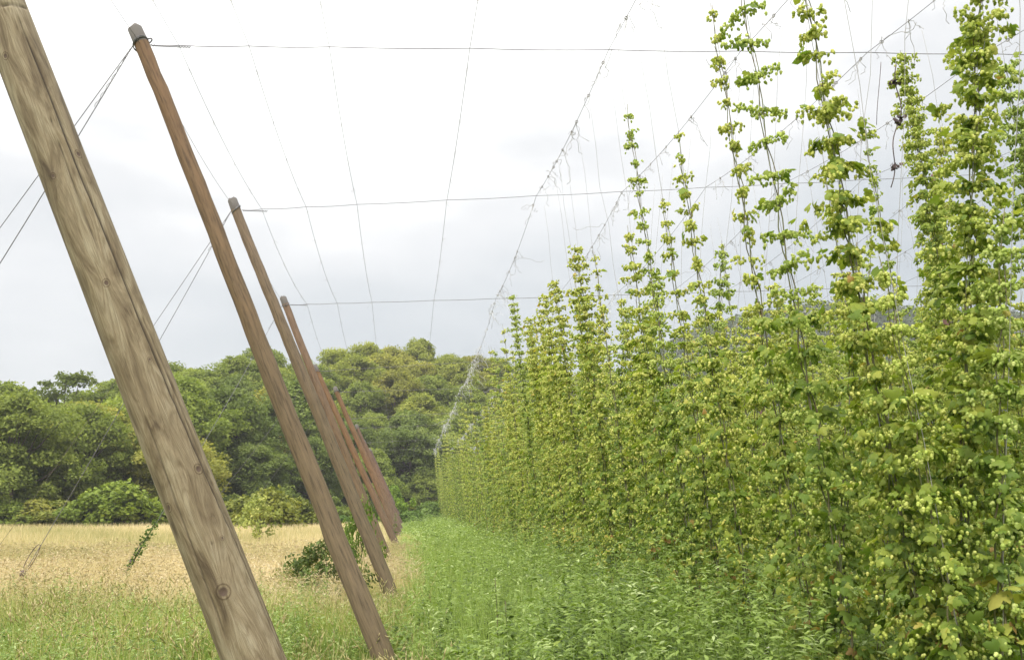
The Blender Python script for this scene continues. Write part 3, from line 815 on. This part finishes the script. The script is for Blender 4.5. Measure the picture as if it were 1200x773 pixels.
for s, (w, h, npad) in enumerate([(8.5, 9.5, 95), (7.0, 9.0, 80), (9.5, 9.0, 105), (7.5, 10.0, 90), (8.0, 8.5, 90), (6.5, 8.5, 70)]):
    A, C = crown_acc(s + 11, w, h, .5, int(npad * 2.4), 120, .165, .92, .52)
    T_ = trunk_acc(s, C, 1.2, h, .20)
    tree_protos.append((A.mesh('crown', TREE_LEAF), T_.mesh('trunk', BARK), h))
# an airy one with sky showing between its limbs
A, C = crown_acc(71, 9.0, 12.0, 4.5, 75, 80, .20, .9, .42); T_ = trunk_acc(71, C, 3.0, 12, .24)
airy = (A.mesh('crown', TREE_LEAF), T_.mesh('trunk', BARK), 12.0)
def put_tree(proto, x, y, z, s, sz, color, label, group, name='tree'):
    e = empty(name, (x, y, z), label, 'tree', group, random.uniform(0, 6.28))
    e.scale = (s, s, s * sz)
    c = link('crown', proto[0], e); c.color = (*color, 1)
    link('trunk', proto[1], e)
    return e
TINT = {'dark green': (1.0, 1.08, 1.1), 'mid green': (1.35, 1.38, 1.2), 'yellow-green': (1.75, 1.65, 1.3), 'brownish olive': (1.7, 1.45, 1.25), 'fresh green': (1.40, 1.45, 1.2), 'blue-green': (1.15, 1.38, 1.4)}
WOOD = 'trees of the wood behind the field'
rt = random.Random(21)
offs = [0, 6.5, 14, 23, 33, 45]
rowname = ['at the front of the wood', 'just behind the front trees', 'in the lower middle of the wood', 'in the middle of the wood', 'high in the wood', 'on the crest of the wood']
nt_ = 0
for k, of in enumerate(offs):
    u = -70 + rt.uniform(0, 30)
    while u < (800 if k > 2 else 560):
        d = float(front_d(u)) + of + rt.uniform(-1.6, 1.6)
        x = (u - U0) / FPX * d
        q = 5.4 if k < 3 else 4.4
        target = crest(u)
        z = float(ground_z(x, d))
        s = rt.uniform(.88, 1.12); proto = rt.choice(tree_protos)
        if k == 5:    # crest trees make the skyline
            top = 1.7 + (590 - target) / FPX * d + rt.uniform(-.9, .35); s = max(.6, min(1.3, (top - z) / proto[2]))
        elif k == 0: s *= .92 if u < 250 else .85
        if 455 < u < 540 and k == 0: s *= .72
        right = u > 330
        if k >= 4: tk = rt.choice(['yellow-green', 'brownish olive', 'yellow-green', 'fresh green'] if right else ['mid green', 'yellow-green', 'mid green', 'dark green'])
        elif k >= 2: tk = rt.choice(['mid green', 'yellow-green', 'mid green', 'brownish olive'] if right else ['mid green', 'dark green', 'brownish olive', 'fresh green'])
        else: tk = rt.choice(['dark green', 'dark green', 'mid green'] if u > 240 else ['mid green', 'dark green', 'fresh green', 'blue-green', 'brownish olive'])
        j = rt.uniform(.88, 1.12)
        place = 'at the open end' if u < 130 else 'behind the big pole' if u < 330 else 'behind the line of leaning poles' if u < 520 else 'behind the hop tops'
        put_tree(proto, x, d, z - .2, s, rt.uniform(.92, 1.1), tuple(c * j for c in TINT[tk]),
                 '%s tree %s, %s' % (tk, rowname[k], place), WOOD)
        nt_ += 1
        u += q * FPX / d * rt.uniform(.78, 1.1)
put_tree(airy, (96 - U0) / FPX * 88, 88, 1.2, 1.0, .98, (.9, .95, .95), 'dark spreading tree with sky showing through its limbs', WOOD)
put_tree(airy, (14 - U0) / FPX * 92, 92, 1.0, .86, 1.0, (.9, .95, .95), 'thin-crowned tree on the skyline at the open end', WOOD)
print('trees', nt_)

BUSH_M = leaf_mat('bush_foliage', [(0.0, (.07, .105, .028)), (0.45, (.145, .19, .046)), (0.8, (.23, .275, .075)), (1.0, (.36, .38, .15))], trans=.3, spec=.1, objcol=True)
bush_protos = []
for s in range(4):
    A, C = crown_acc(s + 31, 3.6, 2.6, .15, 60, 90, .15, .55, .7); T_ = trunk_acc(s + 31, C, .3, 2.4, .05)
    bush_protos.append((A.mesh('foliage', BUSH_M), T_.mesh('stems', BARK)))
def put_bush(px, py_base, w, h, color, label, group=None, proto=None, cat='bush'):
    d = 1.7 * FPX / (py_base - 590); x = (px - U0) / FPX * d
    e = empty('bush', (x, d, float(ground_z(x, d)) - .05), label, cat, group, random.uniform(0, 6))
    p = bush_protos[random.randrange(4) if proto is None else proto]
    e.scale = (w / 3.6, w / 3.6, h / 2.6)
    c = link('foliage', p[0], e); c.color = (*color, 1); link('stems', p[1], e)
    return e
HED = 'bushes along the far edge of the field'
put_bush(154, 622, 4.4, 3.0, (1.4, 1.4, .9), 'large round bright green bush at the field edge beside the big pole', HED)
put_bush(128, 622, 3.0, 2.1, (1.1, 1.15, .8), 'lower green bush leaning on the large round one', HED)
for i, (px, w, h, c, l) in enumerate([(8, 4.0, 1.9, (1.0, 1.1, .9), 'dark green hedge bush at the very end of the hedge'), (42, 3.6, 1.8, (1.1, 1.1, .8), 'mid green hedge bush second from the open end'),
        (72, 3.8, 2.0, (1.5, 1.2, 1.0), 'brownish hedge bush between the green ones'), (98, 3.6, 1.9, (1.25, 1.1, .9), 'olive hedge bush next to the lower green one'),
        (200, 3.4, 1.6, (1.35, 1.2, 1.0), 'yellowish low bush half hidden by the big pole'), (232, 3.2, 1.9, (1.3, 1.2, .9), 'olive low bush behind the big pole')]):
    put_bush(px, 621.5, w, h, c, l, HED)
put_bush(318, 625, 3.6, 2.6, (1.35, 1.15, .85), 'tawny olive bush behind the pale flowering shrub', HED)
put_bush(285, 623, 3.0, 1.9, (1.3, 1.1, .85), 'olive-brown low bush right of the big pole', HED)
put_bush(352, 622, 3.0, 2.1, (1.2, 1.05, .85), 'olive bush between the pale shrub and the second pole', HED)
put_bush(392, 616, 3.2, 2.2, (1.1, 1.1, .9), 'green bush glimpsed between the second and third poles', HED)
put_bush(418, 612, 3.0, 1.6, (1.4, 1.25, .8), 'yellowish bush behind the third pole foot', HED)
put_bush(404, 620, 2.2, 1.0, (.9, 1.15, 1.2), 'low grey-green bush between the brown poles', HED)
put_bush(462, 613, 2.6, 3.2, (1.3, 1.5, .8), 'bright green upright bush right of the last poles', HED)
put_bush(497, 609, 5.0, 2.0, (1.6, 1.35, .8), 'yellow-tinged low bush at the end of the open strip', HED)
put_bush(510, 614, 3.5, 2.0, (1.0, 1.15, 1.05), 'dull green low bush at the end of the first hop row', HED)
put_bush(482, 617, 2.5, 1.3, (.95, 1.15, 1.0), 'small dull green bush in the open strip end', HED)
# open, pale, shrub in the field
A, C = crown_acc(55, 2.6, 2.3, .7, 30, 42, .10, .36, .8); T_ = trunk_acc(55, C, .25, 2.1, .035)
d = 38.0; x = (313 - U0) / FPX * d
e = empty('shrub', (x, d, 0), 'pale yellow-green open shrub standing alone in the dry grass', 'shrub'); e.scale = (.68, .68, .85)
c = link('foliage', A.mesh('foliage', BUSH_M), e); c.color = (2.1, 1.8, 2.0, 1); link('stems', T_.mesh('stems', BARK), e)
# bramble beside the second pole and a young plant among the pole feet
A, C = crown_acc(56, 1.35, 1.15, .1, 44, 44, .045, .17, .8); T_ = trunk_acc(56, C, .1, .9, .015)
for (x, y, s, hs, cc, l) in [(-1.2, 16.4, .85, 1.0, (.62, .68, .7), 'dark bramble bush at the foot of the second pole'),
                             (-.78, 19.0, .5, 1.55, (.9, 1.1, .8), 'slim fresh green sapling between the second and third poles'),
                             (-1.6, 17.2, .7, .7, (1.3, 1.1, .8), 'low tangled bramble next to the dark one')]:
    e = empty('bramble', (x, y, 0), l, 'bush'); e.scale = (s, s, hs)
    if 'foliage_b' not in globals(): foliage_b = A.mesh('foliage', BUSH_M); stems_b = T_.mesh('stems', BARK)
    c = link('foliage', foliage_b, e); c.color = (*cc, 1); link('stems', stems_b, e)

# vine climbing the foot of the fourth pole's guy wire
A = Acc(); r = np.random.default_rng(8)
a = head[25.0]; b = np.array([-5.3, 19.3, 0]); q = r.uniform(.79, .985, 260)[:, None]
pos = a + (b - a) * q + r.normal(size=(260, 3)) * np.array([.05, .05, .05])
A.scatter(LEAF_MID, pos, frames(rvec(260, r), rvec(260, r) + [0, 0, 1]), r.uniform(.035, .07, 260), r.uniform(.1, .5, 260))
t = np.linspace(.74, .99, 20)[:, None]; A.add(*tube(a + (b - a) * t + .02 * np.cos(t * 300), .012, 4), .2)
o = link('climbing_vine', A.mesh('climbing_vine', BUSH_M)); o.color = (.8, .95, .8, 1)
props(o, 'dark green vine clinging to a guy wire in the dry field', 'vine')

# ------------------------------------------------------------------ grass and weeds
def blades(A, pos, h, w, r, tone, bend=.35, seg=2):
    n = len(pos); az = r.uniform(0, 6.28, n); o = np.stack([np.cos(az), np.sin(az), 0 * az], 1)
    az2 = r.uniform(0, 6.28, n); s = np.stack([np.cos(az2), np.sin(az2), 0 * az], 1)
    b = (np.abs(r.normal(size=n)) * bend)[:, None] * h[:, None]
    up = np.array([0, 0, 1.])
    p0 = pos; p1 = pos + o * b * .3 + up * h[:, None] * .55; p2 = pos + o * b + up * h[:, None]
    ww = w[:, None] / 2
    V = np.stack([p0 - s * ww, p0 + s * ww, p1 - s * ww * .8, p1 + s * ww * .8, p2], 1)
    F = np.array([(0, 1, 3), (0, 3, 2), (2, 3, 4)])[None] + (np.arange(n) * 5)[:, None, None]
    A.add(V.reshape(-1, 3), F.reshape(-1, 3), np.repeat(np.clip(tone, 0, 1), 3))
    return p2, o
def region(n, y0, y1, xl, xr, r, power=1.0):
    y = y0 + (y1 - y0) * r.uniform(0, 1, n) ** power
    x = r.uniform(0, 1, n); a = np.interp(y, *xl); b = np.interp(y, *xr)
    return np.stack([a + (b - a) * x, y, np.zeros(n)], 1)
def vnoise(p, f, seed=0):
    x, y = p[:, 0] * f + seed, p[:, 1] * f * .6 + seed * 2
    return (np.sin(x * 1.7 + np.sin(y * 1.3) * 1.6) + np.sin(y * 2.1 + np.sin(x * 2.3) * 1.4) + np.sin((x + y) * 3.9) * .5) / 2.5
r = np.random.default_rng(12)
HEAD = cone_t([(.3, .055), (.7, .045)], 3)
# dry field
A = Acc()
n = 76000; P = region(n, 11.0, 30, ([11, 30], [-7.0, -14.0]), ([11, 30], [.25, .25]), r, 1.15)
keep = (P[:, 1] > 14.0 + 1.5 * vnoise(P, .7) + np.clip(-P[:, 0] * 0.15, 0, 2) * 0) ; P = P[keep]; n = len(P)
P[:, 2] = ground_z(P[:, 0], P[:, 1]) 
h = r.uniform(.36, .68, n) * np.where((P[:, 0] > -1.0) & (P[:, 1] < 17.2), .5, 1) * (1 + .18 * vnoise(P, 1.1, 4)); tn = .56 + .20 * vnoise(P, .45, 2) + r.normal(size=n) * .12 - np.clip((P[:, 1] - 19) / 30, 0, .22)
tip, o_ = blades(A, P, h, np.full(n, .0075) * (P[:, 1] / 14) ** .6, r, tn, .35)
k = r.random(n) < .30
A.scatter(HEAD, tip[k] - [0, 0, .02], frames(o_[k] * .8 + r.normal(size=(k.sum(), 3)) * .25 + np.array([0, 0, .15]), rvec(k.sum(), r)), r.uniform(.08, .15, k.sum()) * (P[k, 1] / 14) ** .3, np.clip(tn[k] + .14, 0, 1))
n = 80000; P = region(n, 28, 66, ([28, 66], [-14, -32]), ([28, 66], [-.3, -1.5]), r, .9); P[:, 2] = ground_z(P[:, 0], P[:, 1])
h = r.uniform(.35, .7, n); tn = .40 + .20 * vnoise(P, .16, 5) + r.normal(size=n) * .12 + .1 * (np.abs(P[:, 1] - 60) < 5)
blades(A, P, h, np.full(n, .020) * (P[:, 1] / 35) ** .7, r, tn, .3)
o = link('dry_grass', A.mesh('dry_grass', GRASS_DRY)); props(o, 'ripe straw-coloured grass covering the field', 'grass', kind='stuff')
# green foreground grass with dry stems
A = Acc()
n = 66000; P = region(n, 7.5, 17.0, ([7.5, 17.0], [-4.2, -8.3]), ([7.5, 17], [.5, .1]), r, 1.1)
keep = r.random(n) < np.clip((16.0 + 1.4 * vnoise(P, .8) - P[:, 1]) / 3.0, .03, 1); P = P[keep]; n = len(P)
h = r.uniform(.22, .60, n) * (1 + .3 * vnoise(P, 1.4, 8)); h *= np.where(P[:, 0] > -1.2, np.interp(P[:, 1], [7.5, 9.8, 10.8, 12], [.75, .38, .5, .9]), 1)
tn = .32 + .22 * vnoise(P, .9, 3) + r.normal(size=n) * .16; dry = r.random(n) < .10; tn[dry] = r.uniform(.75, 1, dry.sum()); h[dry] *= 1.25
tip, o_ = blades(A, P, h, r.uniform(.005, .010, n), r, tn, .3)
k = dry & (r.random(n) < .7)
A.scatter(HEAD, tip[k], frames(o_[k] * .5 + np.array([0, 0, .7]) + r.normal(size=(k.sum(), 3)) * .2, rvec(k.sum(), r)), r.uniform(.07, .14, k.sum()), tn[k])
# reddish dry grass round the pole feet
for (yy, cnt) in [(18.6, 1500), (20, 2000), (25, 1800), (29, 1500), (33, 1500), (42, 1200)]:
    Pp = np.stack([r.normal(-.15, .42, cnt), r.normal(yy, 1.5, cnt), np.zeros(cnt)], 1)
    Pp[:, 1] = np.maximum(Pp[:, 1], 17.1)
    blades(A, Pp, r.uniform(.25, .55, cnt), np.full(cnt, .008 * max(1, yy / 14)), r, np.clip(.8 + r.normal(size=cnt) * .14, 0, 1), .25)
o = link('green_grass', A.mesh('green_grass', GRASS_GREEN)); props(o, 'tangled green grass with dry stems in front of the straw field', 'grass', kind='stuff')

# weeds of the open strip and under the hops
A = Acc()
def weed_batch(n, y0, y1, xl, xr, hmin, hmax, nleaf, leaf, tmpl, wid, r, tbase):
    P = region(n, y0, y1, xl, xr, r, 1.0); P[:, 0] += .55 * vnoise(P, .9, 21) * (P[:, 0] < 1.0) * (y0 < 40); hh = r.uniform(hmin, hmax, n) * (1 + .38 * vnoise(P, .8, 6)) * np.where(P[:, 0] < -1, 1, np.clip(.55 + .35 * (P[:, 0] + .3), .55, 1.15))
    lean = r.normal(size=(n, 2)) * .12
    # stems
    q = np.stack([P[:, 0] + lean[:, 0] * hh, P[:, 1] + lean[:, 1] * hh, hh], 1)
    s = np.array([wid, 0, 0]); V = np.stack([P - s, P + s, q], 1)
    A.add(V.reshape(-1, 3), np.arange(n * 3).reshape(-1, 3), np.full(n, .45))
    t = r.uniform(.18, 1, (n, nleaf)) ** .8
    az = np.arange(nleaf)[None] * 2.4 + r.uniform(0, 6.28, (n, 1)) + r.normal(size=(n, nleaf)) * .3
    c = P[:, None] + (q - P)[:, None] * t[..., None]
    o = np.stack([np.cos(az), np.sin(az), r.uniform(-.35, .75, (n, nleaf))], -1)
    up = np.stack([-np.cos(az) * .3, -np.sin(az) * .3, np.ones_like(az)], -1) + r.normal(size=(n, nleaf, 3)) * .3
    sz = leaf * (1.15 - .65 * t) * r.uniform(.7, 1.3, (n, nleaf))
    pt = r.normal(0, .21, n) + tbase + .10 * vnoise(P, .5, 9)
    tn = pt[:, None] + r.normal(size=(n, nleaf)) * .10
    bright = r.random((n, nleaf)) < .03; tn[bright] = .9
    A.scatter(tmpl, c.reshape(-1, 3), frames(o.reshape(-1, 3), up.reshape(-1, 3)), sz.reshape(-1), np.clip(tn.reshape(-1), 0, 1))
L1 = ([6, 16], [-.1, .15]); 
weed_batch(3000, 6.2, 16, ([6, 9, 11, 16], [.3, .45, .15, -.1]), ([6, 16], [5.2, 8.5]), .3, .95, 28, .125, LANCE, .006, r, .45)
weed_batch(4800, 15, 34, ([15, 34], [.1, .0]), ([15, 34], [6.5, 9]), .3, .95, 22, .145, LANCE_LO, .008, r, .5)
weed_batch(9000, 33, 92, ([33, 92], [-.1, -1.2]), ([33, 92], [8.5, 14]), .35, .8, 13, .22, LANCE_LO, .012, r, .55)
# feathery fine weeds among them
n = 26000; P = region(n, 6.5, 26, ([6.5, 26], [.1, .0]), ([6.5, 26], [5.5, 8.0]), r, 1.2)
keep = (vnoise(P, .9, 14) > -.35) & (r.random(n) < np.interp(P[:, 1], [8, 12], [.35, 1])); P = P[keep]; n = len(P)
blades(A, P, r.uniform(.4, 1.0, n) * (1 + .25 * vnoise(P, .9, 14)), np.full(n, .0055) * (P[:, 1] / 10) ** .6, r, np.clip(.60 + r.normal(size=n) * .16, 0, 1), .25)
weed_batch(1300, 6.4, 20, ([6.4, 20], [1.7, 1.9]), ([6.4, 20], [5, 6.5]), .6, 1.15, 34, .10, LANCE, .006, r, .4)
weed_batch(2300, 7.4, 15, ([7, 15], [-3.8, -7.5]), ([7, 15], [-.9, -.3]), .25, .72, 24, .07, LANCE, .004, r, .42)
o = link('weeds', A.mesh('weeds', WEED_LEAF)); props(o, 'dense leafy weeds covering the strip between the poles and the hops', 'weeds', kind='stuff')

# a few weeds that stand out
def tall_weed(x, y, h, label, seed, color_tone=.4, wide=.14, spike=False):
    r = np.random.default_rng(seed); e = empty('tall_weed', (x, y, 0), label, 'weed')
    z = np.linspace(0, h, 10); P = np.stack([.04 * np.sin(z * 2 + seed), .03 * np.cos(z * 2), z], 1)
    link('stem', mesh_data('stem', *tube(P, np.linspace(.008, .003, 10), 5), HOP_STEM), e)
    A = Acc(); n = int(h * 90); t = r.uniform(.12, 1, n); az = np.arange(n) * 2.4
    o = np.stack([np.cos(az), np.sin(az), r.uniform(-.3, .5, n)], 1)
    c = np.stack([np.interp(t * h, z, P[:, 0]), np.interp(t * h, z, P[:, 1]), t * h], 1)
    A.scatter(LANCE, c, frames(o, np.array([0, 0, 1.]) + r.normal(size=(n, 3)) * .3), wide * (1.25 - .8 * t) * r.uniform(.7, 1.2, n), np.clip(color_tone + r.normal(size=n) * .1, 0, 1))
    link('leaves', A.mesh('leaves', WEED_LEAF), e)
tall_weed(.88, 10.0, 1.0, 'tall yellowish-green weed spike in the open strip', 1, .75, .10)
tall_weed(.92, 9.1, .85, 'dark broad-leaved weed beside the yellowish spike', 2, .25, .19)
tall_weed(2.05, 9.8, 1.0, 'tall narrow weed spike near the foot of the first hops', 3, .7, .09)
tall_weed(1.75, 18.0, 1.0, 'upright green weed in the middle of the strip', 4, .5, .13)
tall_weed(-.35, 34.0, 1.4, 'dark upright weed by the farthest pole feet', 5, .2, .16)
# young hop shoot with big yellowing leaves
e = empty('hop_shoot', (3.22, 5.15, 0), 'young hop shoot with big yellow-green leaves at the picture edge', 'hop shoot')
z = np.linspace(0, 1.35, 10); P = np.stack([.03 * np.sin(z * 3), .02 * np.cos(z * 3), z], 1)
link('stem', mesh_data('stem', *tube(P, .005, 5), HOP_STEM), e)
A = Acc(); r = np.random.default_rng(9); n = 26; t = r.uniform(.35, 1, n); az = np.arange(n) * 2.4
c = np.stack([.03 * np.cos(az), .03 * np.sin(az), t * 1.35], 1); o = np.stack([np.cos(az), np.sin(az), r.uniform(-.9, .2, n)], 1)
A.scatter(LEAF_HI, c + nrm(o) * .05, frames(o, np.stack([np.cos(az), np.sin(az), np.full(n, .8)], 1)), r.uniform(.10, .17, n), np.clip(r.normal(.74, .1, n), 0, .9))
link('leaves', A.mesh('leaves', HOP_LEAF), e)
# pale flower head at the foot of the hops
e = empty('flowering_weed', (2.75, 7.6, 0), 'small white flower head low under the first hop row', 'flower')
z = np.linspace(0, .60, 6); link('stem', mesh_data('stem', *tube(np.stack([0 * z, .02 * z, z], 1), .005, 5), HOP_STEM), e)
A = Acc(); r = np.random.default_rng(4); n = 150; p_ = rvec(n, r) * r.uniform(.2, 1, (n, 1)) * [.055, .055, .02] + [0, .01, .61]
A.scatter(LEAF_LO, p_, frames(rvec(n, r), rvec(n, r) + [0, 0, 1.5]), np.full(n, .018), .5)
link('flower_head', A.mesh('flower_head', plain_mat('white_petal', (.6, .6, .52), (.78, .78, .7), 20, .7)), e)

# ------------------------------------------------------------------ thin summer haze
hz, hnt, hN, hL = new_mat('haze')
ho = hN.new('ShaderNodeOutputMaterial'); hv = hN.new('ShaderNodeVolumePrincipled')
hv.inputs['Density'].default_value = .0005; hv.inputs['Color'].default_value = (.96, .97, 1, 1); hv.inputs['Anisotropy'].default_value = .0
hL.new(hv.outputs[0], ho.inputs['Volume'])
xa, xb, ya, yb, za, zb = -1600, 1600, -1600, 2600, -14, 130
HV = [(xa, ya, za), (xb, ya, za), (xb, yb, za), (xa, yb, za), (xa, ya, zb), (xb, ya, zb), (xb, yb, zb), (xa, yb, zb)]
HQ = [(0, 3, 2, 1), (4, 5, 6, 7), (0, 1, 5, 4), (1, 2, 6, 5), (2, 3, 7, 6), (3, 0, 4, 7)]
o = link('haze', mesh_data('haze', HV, HQ, hz)); props(o, 'thin even summer haze over the whole place', 'haze', kind='stuff')

# ------------------------------------------------------------------ sky, sun, camera
SUN_EL, SUN_AZ = math.radians(48), math.radians(205)   # azimuth clockwise from +Y (north): behind and to the left
w = bpy.data.worlds.new('World'); sc.world = w; w.use_nodes = True
N, L = w.node_tree.nodes, w.node_tree.links; N.clear()
out = N.new('ShaderNodeOutputWorld')
sky = N.new('ShaderNodeTexSky'); sky.sky_type = 'NISHITA'; sky.sun_disc = False; sky.sun_elevation = SUN_EL; sky.sun_rotation = SUN_AZ
bg1 = N.new('ShaderNodeBackground'); bg1.inputs[1].default_value = .1; L.new(sky.outputs[0], bg1.inputs[0])
tc = N.new('ShaderNodeTexCoord'); sep = N.new('ShaderNodeSeparateXYZ'); L.new(tc.outputs['Generated'], sep.inputs[0])
mp = N.new('ShaderNodeMapping'); mp.inputs['Scale'].default_value = (1.0, 1.0, 2.6); L.new(tc.outputs['Generated'], mp.inputs[0])
nz = N.new('ShaderNodeTexNoise'); nz.inputs['Scale'].default_value = 2.3; nz.inputs['Detail'].default_value = 5; nz.inputs['Roughness'].default_value = .5; L.new(mp.outputs[0], nz.inputs['Vector'])
# height + noise -> cloud brightness
ad = N.new('ShaderNodeMath'); ad.operation = 'MULTIPLY_ADD'; ad.inputs[1].default_value = .50; L.new(nz.outputs[0], ad.inputs[0]); L.new(sep.outputs['Z'], ad.inputs[2])
xs = N.new('ShaderNodeMath'); xs.operation = 'MULTIPLY_ADD'; xs.inputs[1].default_value = -.16; L.new(sep.outputs['X'], xs.inputs[0]); L.new(ad.outputs[0], xs.inputs[2])
cr = ramp(N, [(.25, (.215, .255, .285)), (.35, (.275, .305, .33)), (.47, (.38, .40, .415)), (.57, (.50, .505, .51)), (.65, (.70, .70, .69)), (.78, (1.05, 1.04, 1.02)), (1.0, (1.6, 1.58, 1.54))])
L.new(xs.outputs[0], cr.inputs[0])
bg2 = N.new('ShaderNodeBackground'); bg2.inputs[1].default_value = 1.0; L.new(cr.outputs[0], bg2.inputs[0])
mix = N.new('ShaderNodeMixShader'); mix.inputs[0].default_value = .95
L.new(bg1.outputs[0], mix.inputs[1]); L.new(bg2.outputs[0], mix.inputs[2]); L.new(mix.outputs[0], out.inputs[0])

sd = bpy.data.lights.new('sun', 'SUN'); sd.energy = 1.5; sd.angle = math.radians(14); sd.color = (1, .95, .87)
so = bpy.data.objects.new('sun', sd); col.objects.link(so)
dirv = Vector((math.sin(SUN_AZ) * math.cos(SUN_EL), math.cos(SUN_AZ) * math.cos(SUN_EL), math.sin(SUN_EL)))
so.rotation_euler = dirv.to_track_quat('Z', 'Y').to_euler()

cd_ = bpy.data.cameras.new('camera'); cam = bpy.data.objects.new('camera', cd_); col.objects.link(cam)
cd_.sensor_fit = 'HORIZONTAL'; cd_.sensor_width = 36; cd_.lens = 36 * 1167 / 1200; cd_.clip_end = 6000; cd_.clip_start = .05
cam.location = (0, 0, 1.7); cam.rotation_euler = (math.radians(90 + 9.8917), 0, math.radians(-6.0236))
sc.camera = cam
sc.view_settings.view_transform = 'Standard'; sc.view_settings.look = 'None'; sc.view_settings.exposure = .92; sc.view_settings.gamma = 1
sc.view_settings.use_curve_mapping = False
sc.render.engine = 'CYCLES'
sc.cycles.use_denoising = True
sc.cycles.max_bounces = 6; sc.cycles.diffuse_bounces = 3; sc.cycles.transmission_bounces = 4; sc.cycles.transparent_max_bounces = 4
sc.cycles.use_adaptive_sampling = True; sc.cycles.adaptive_threshold = .02
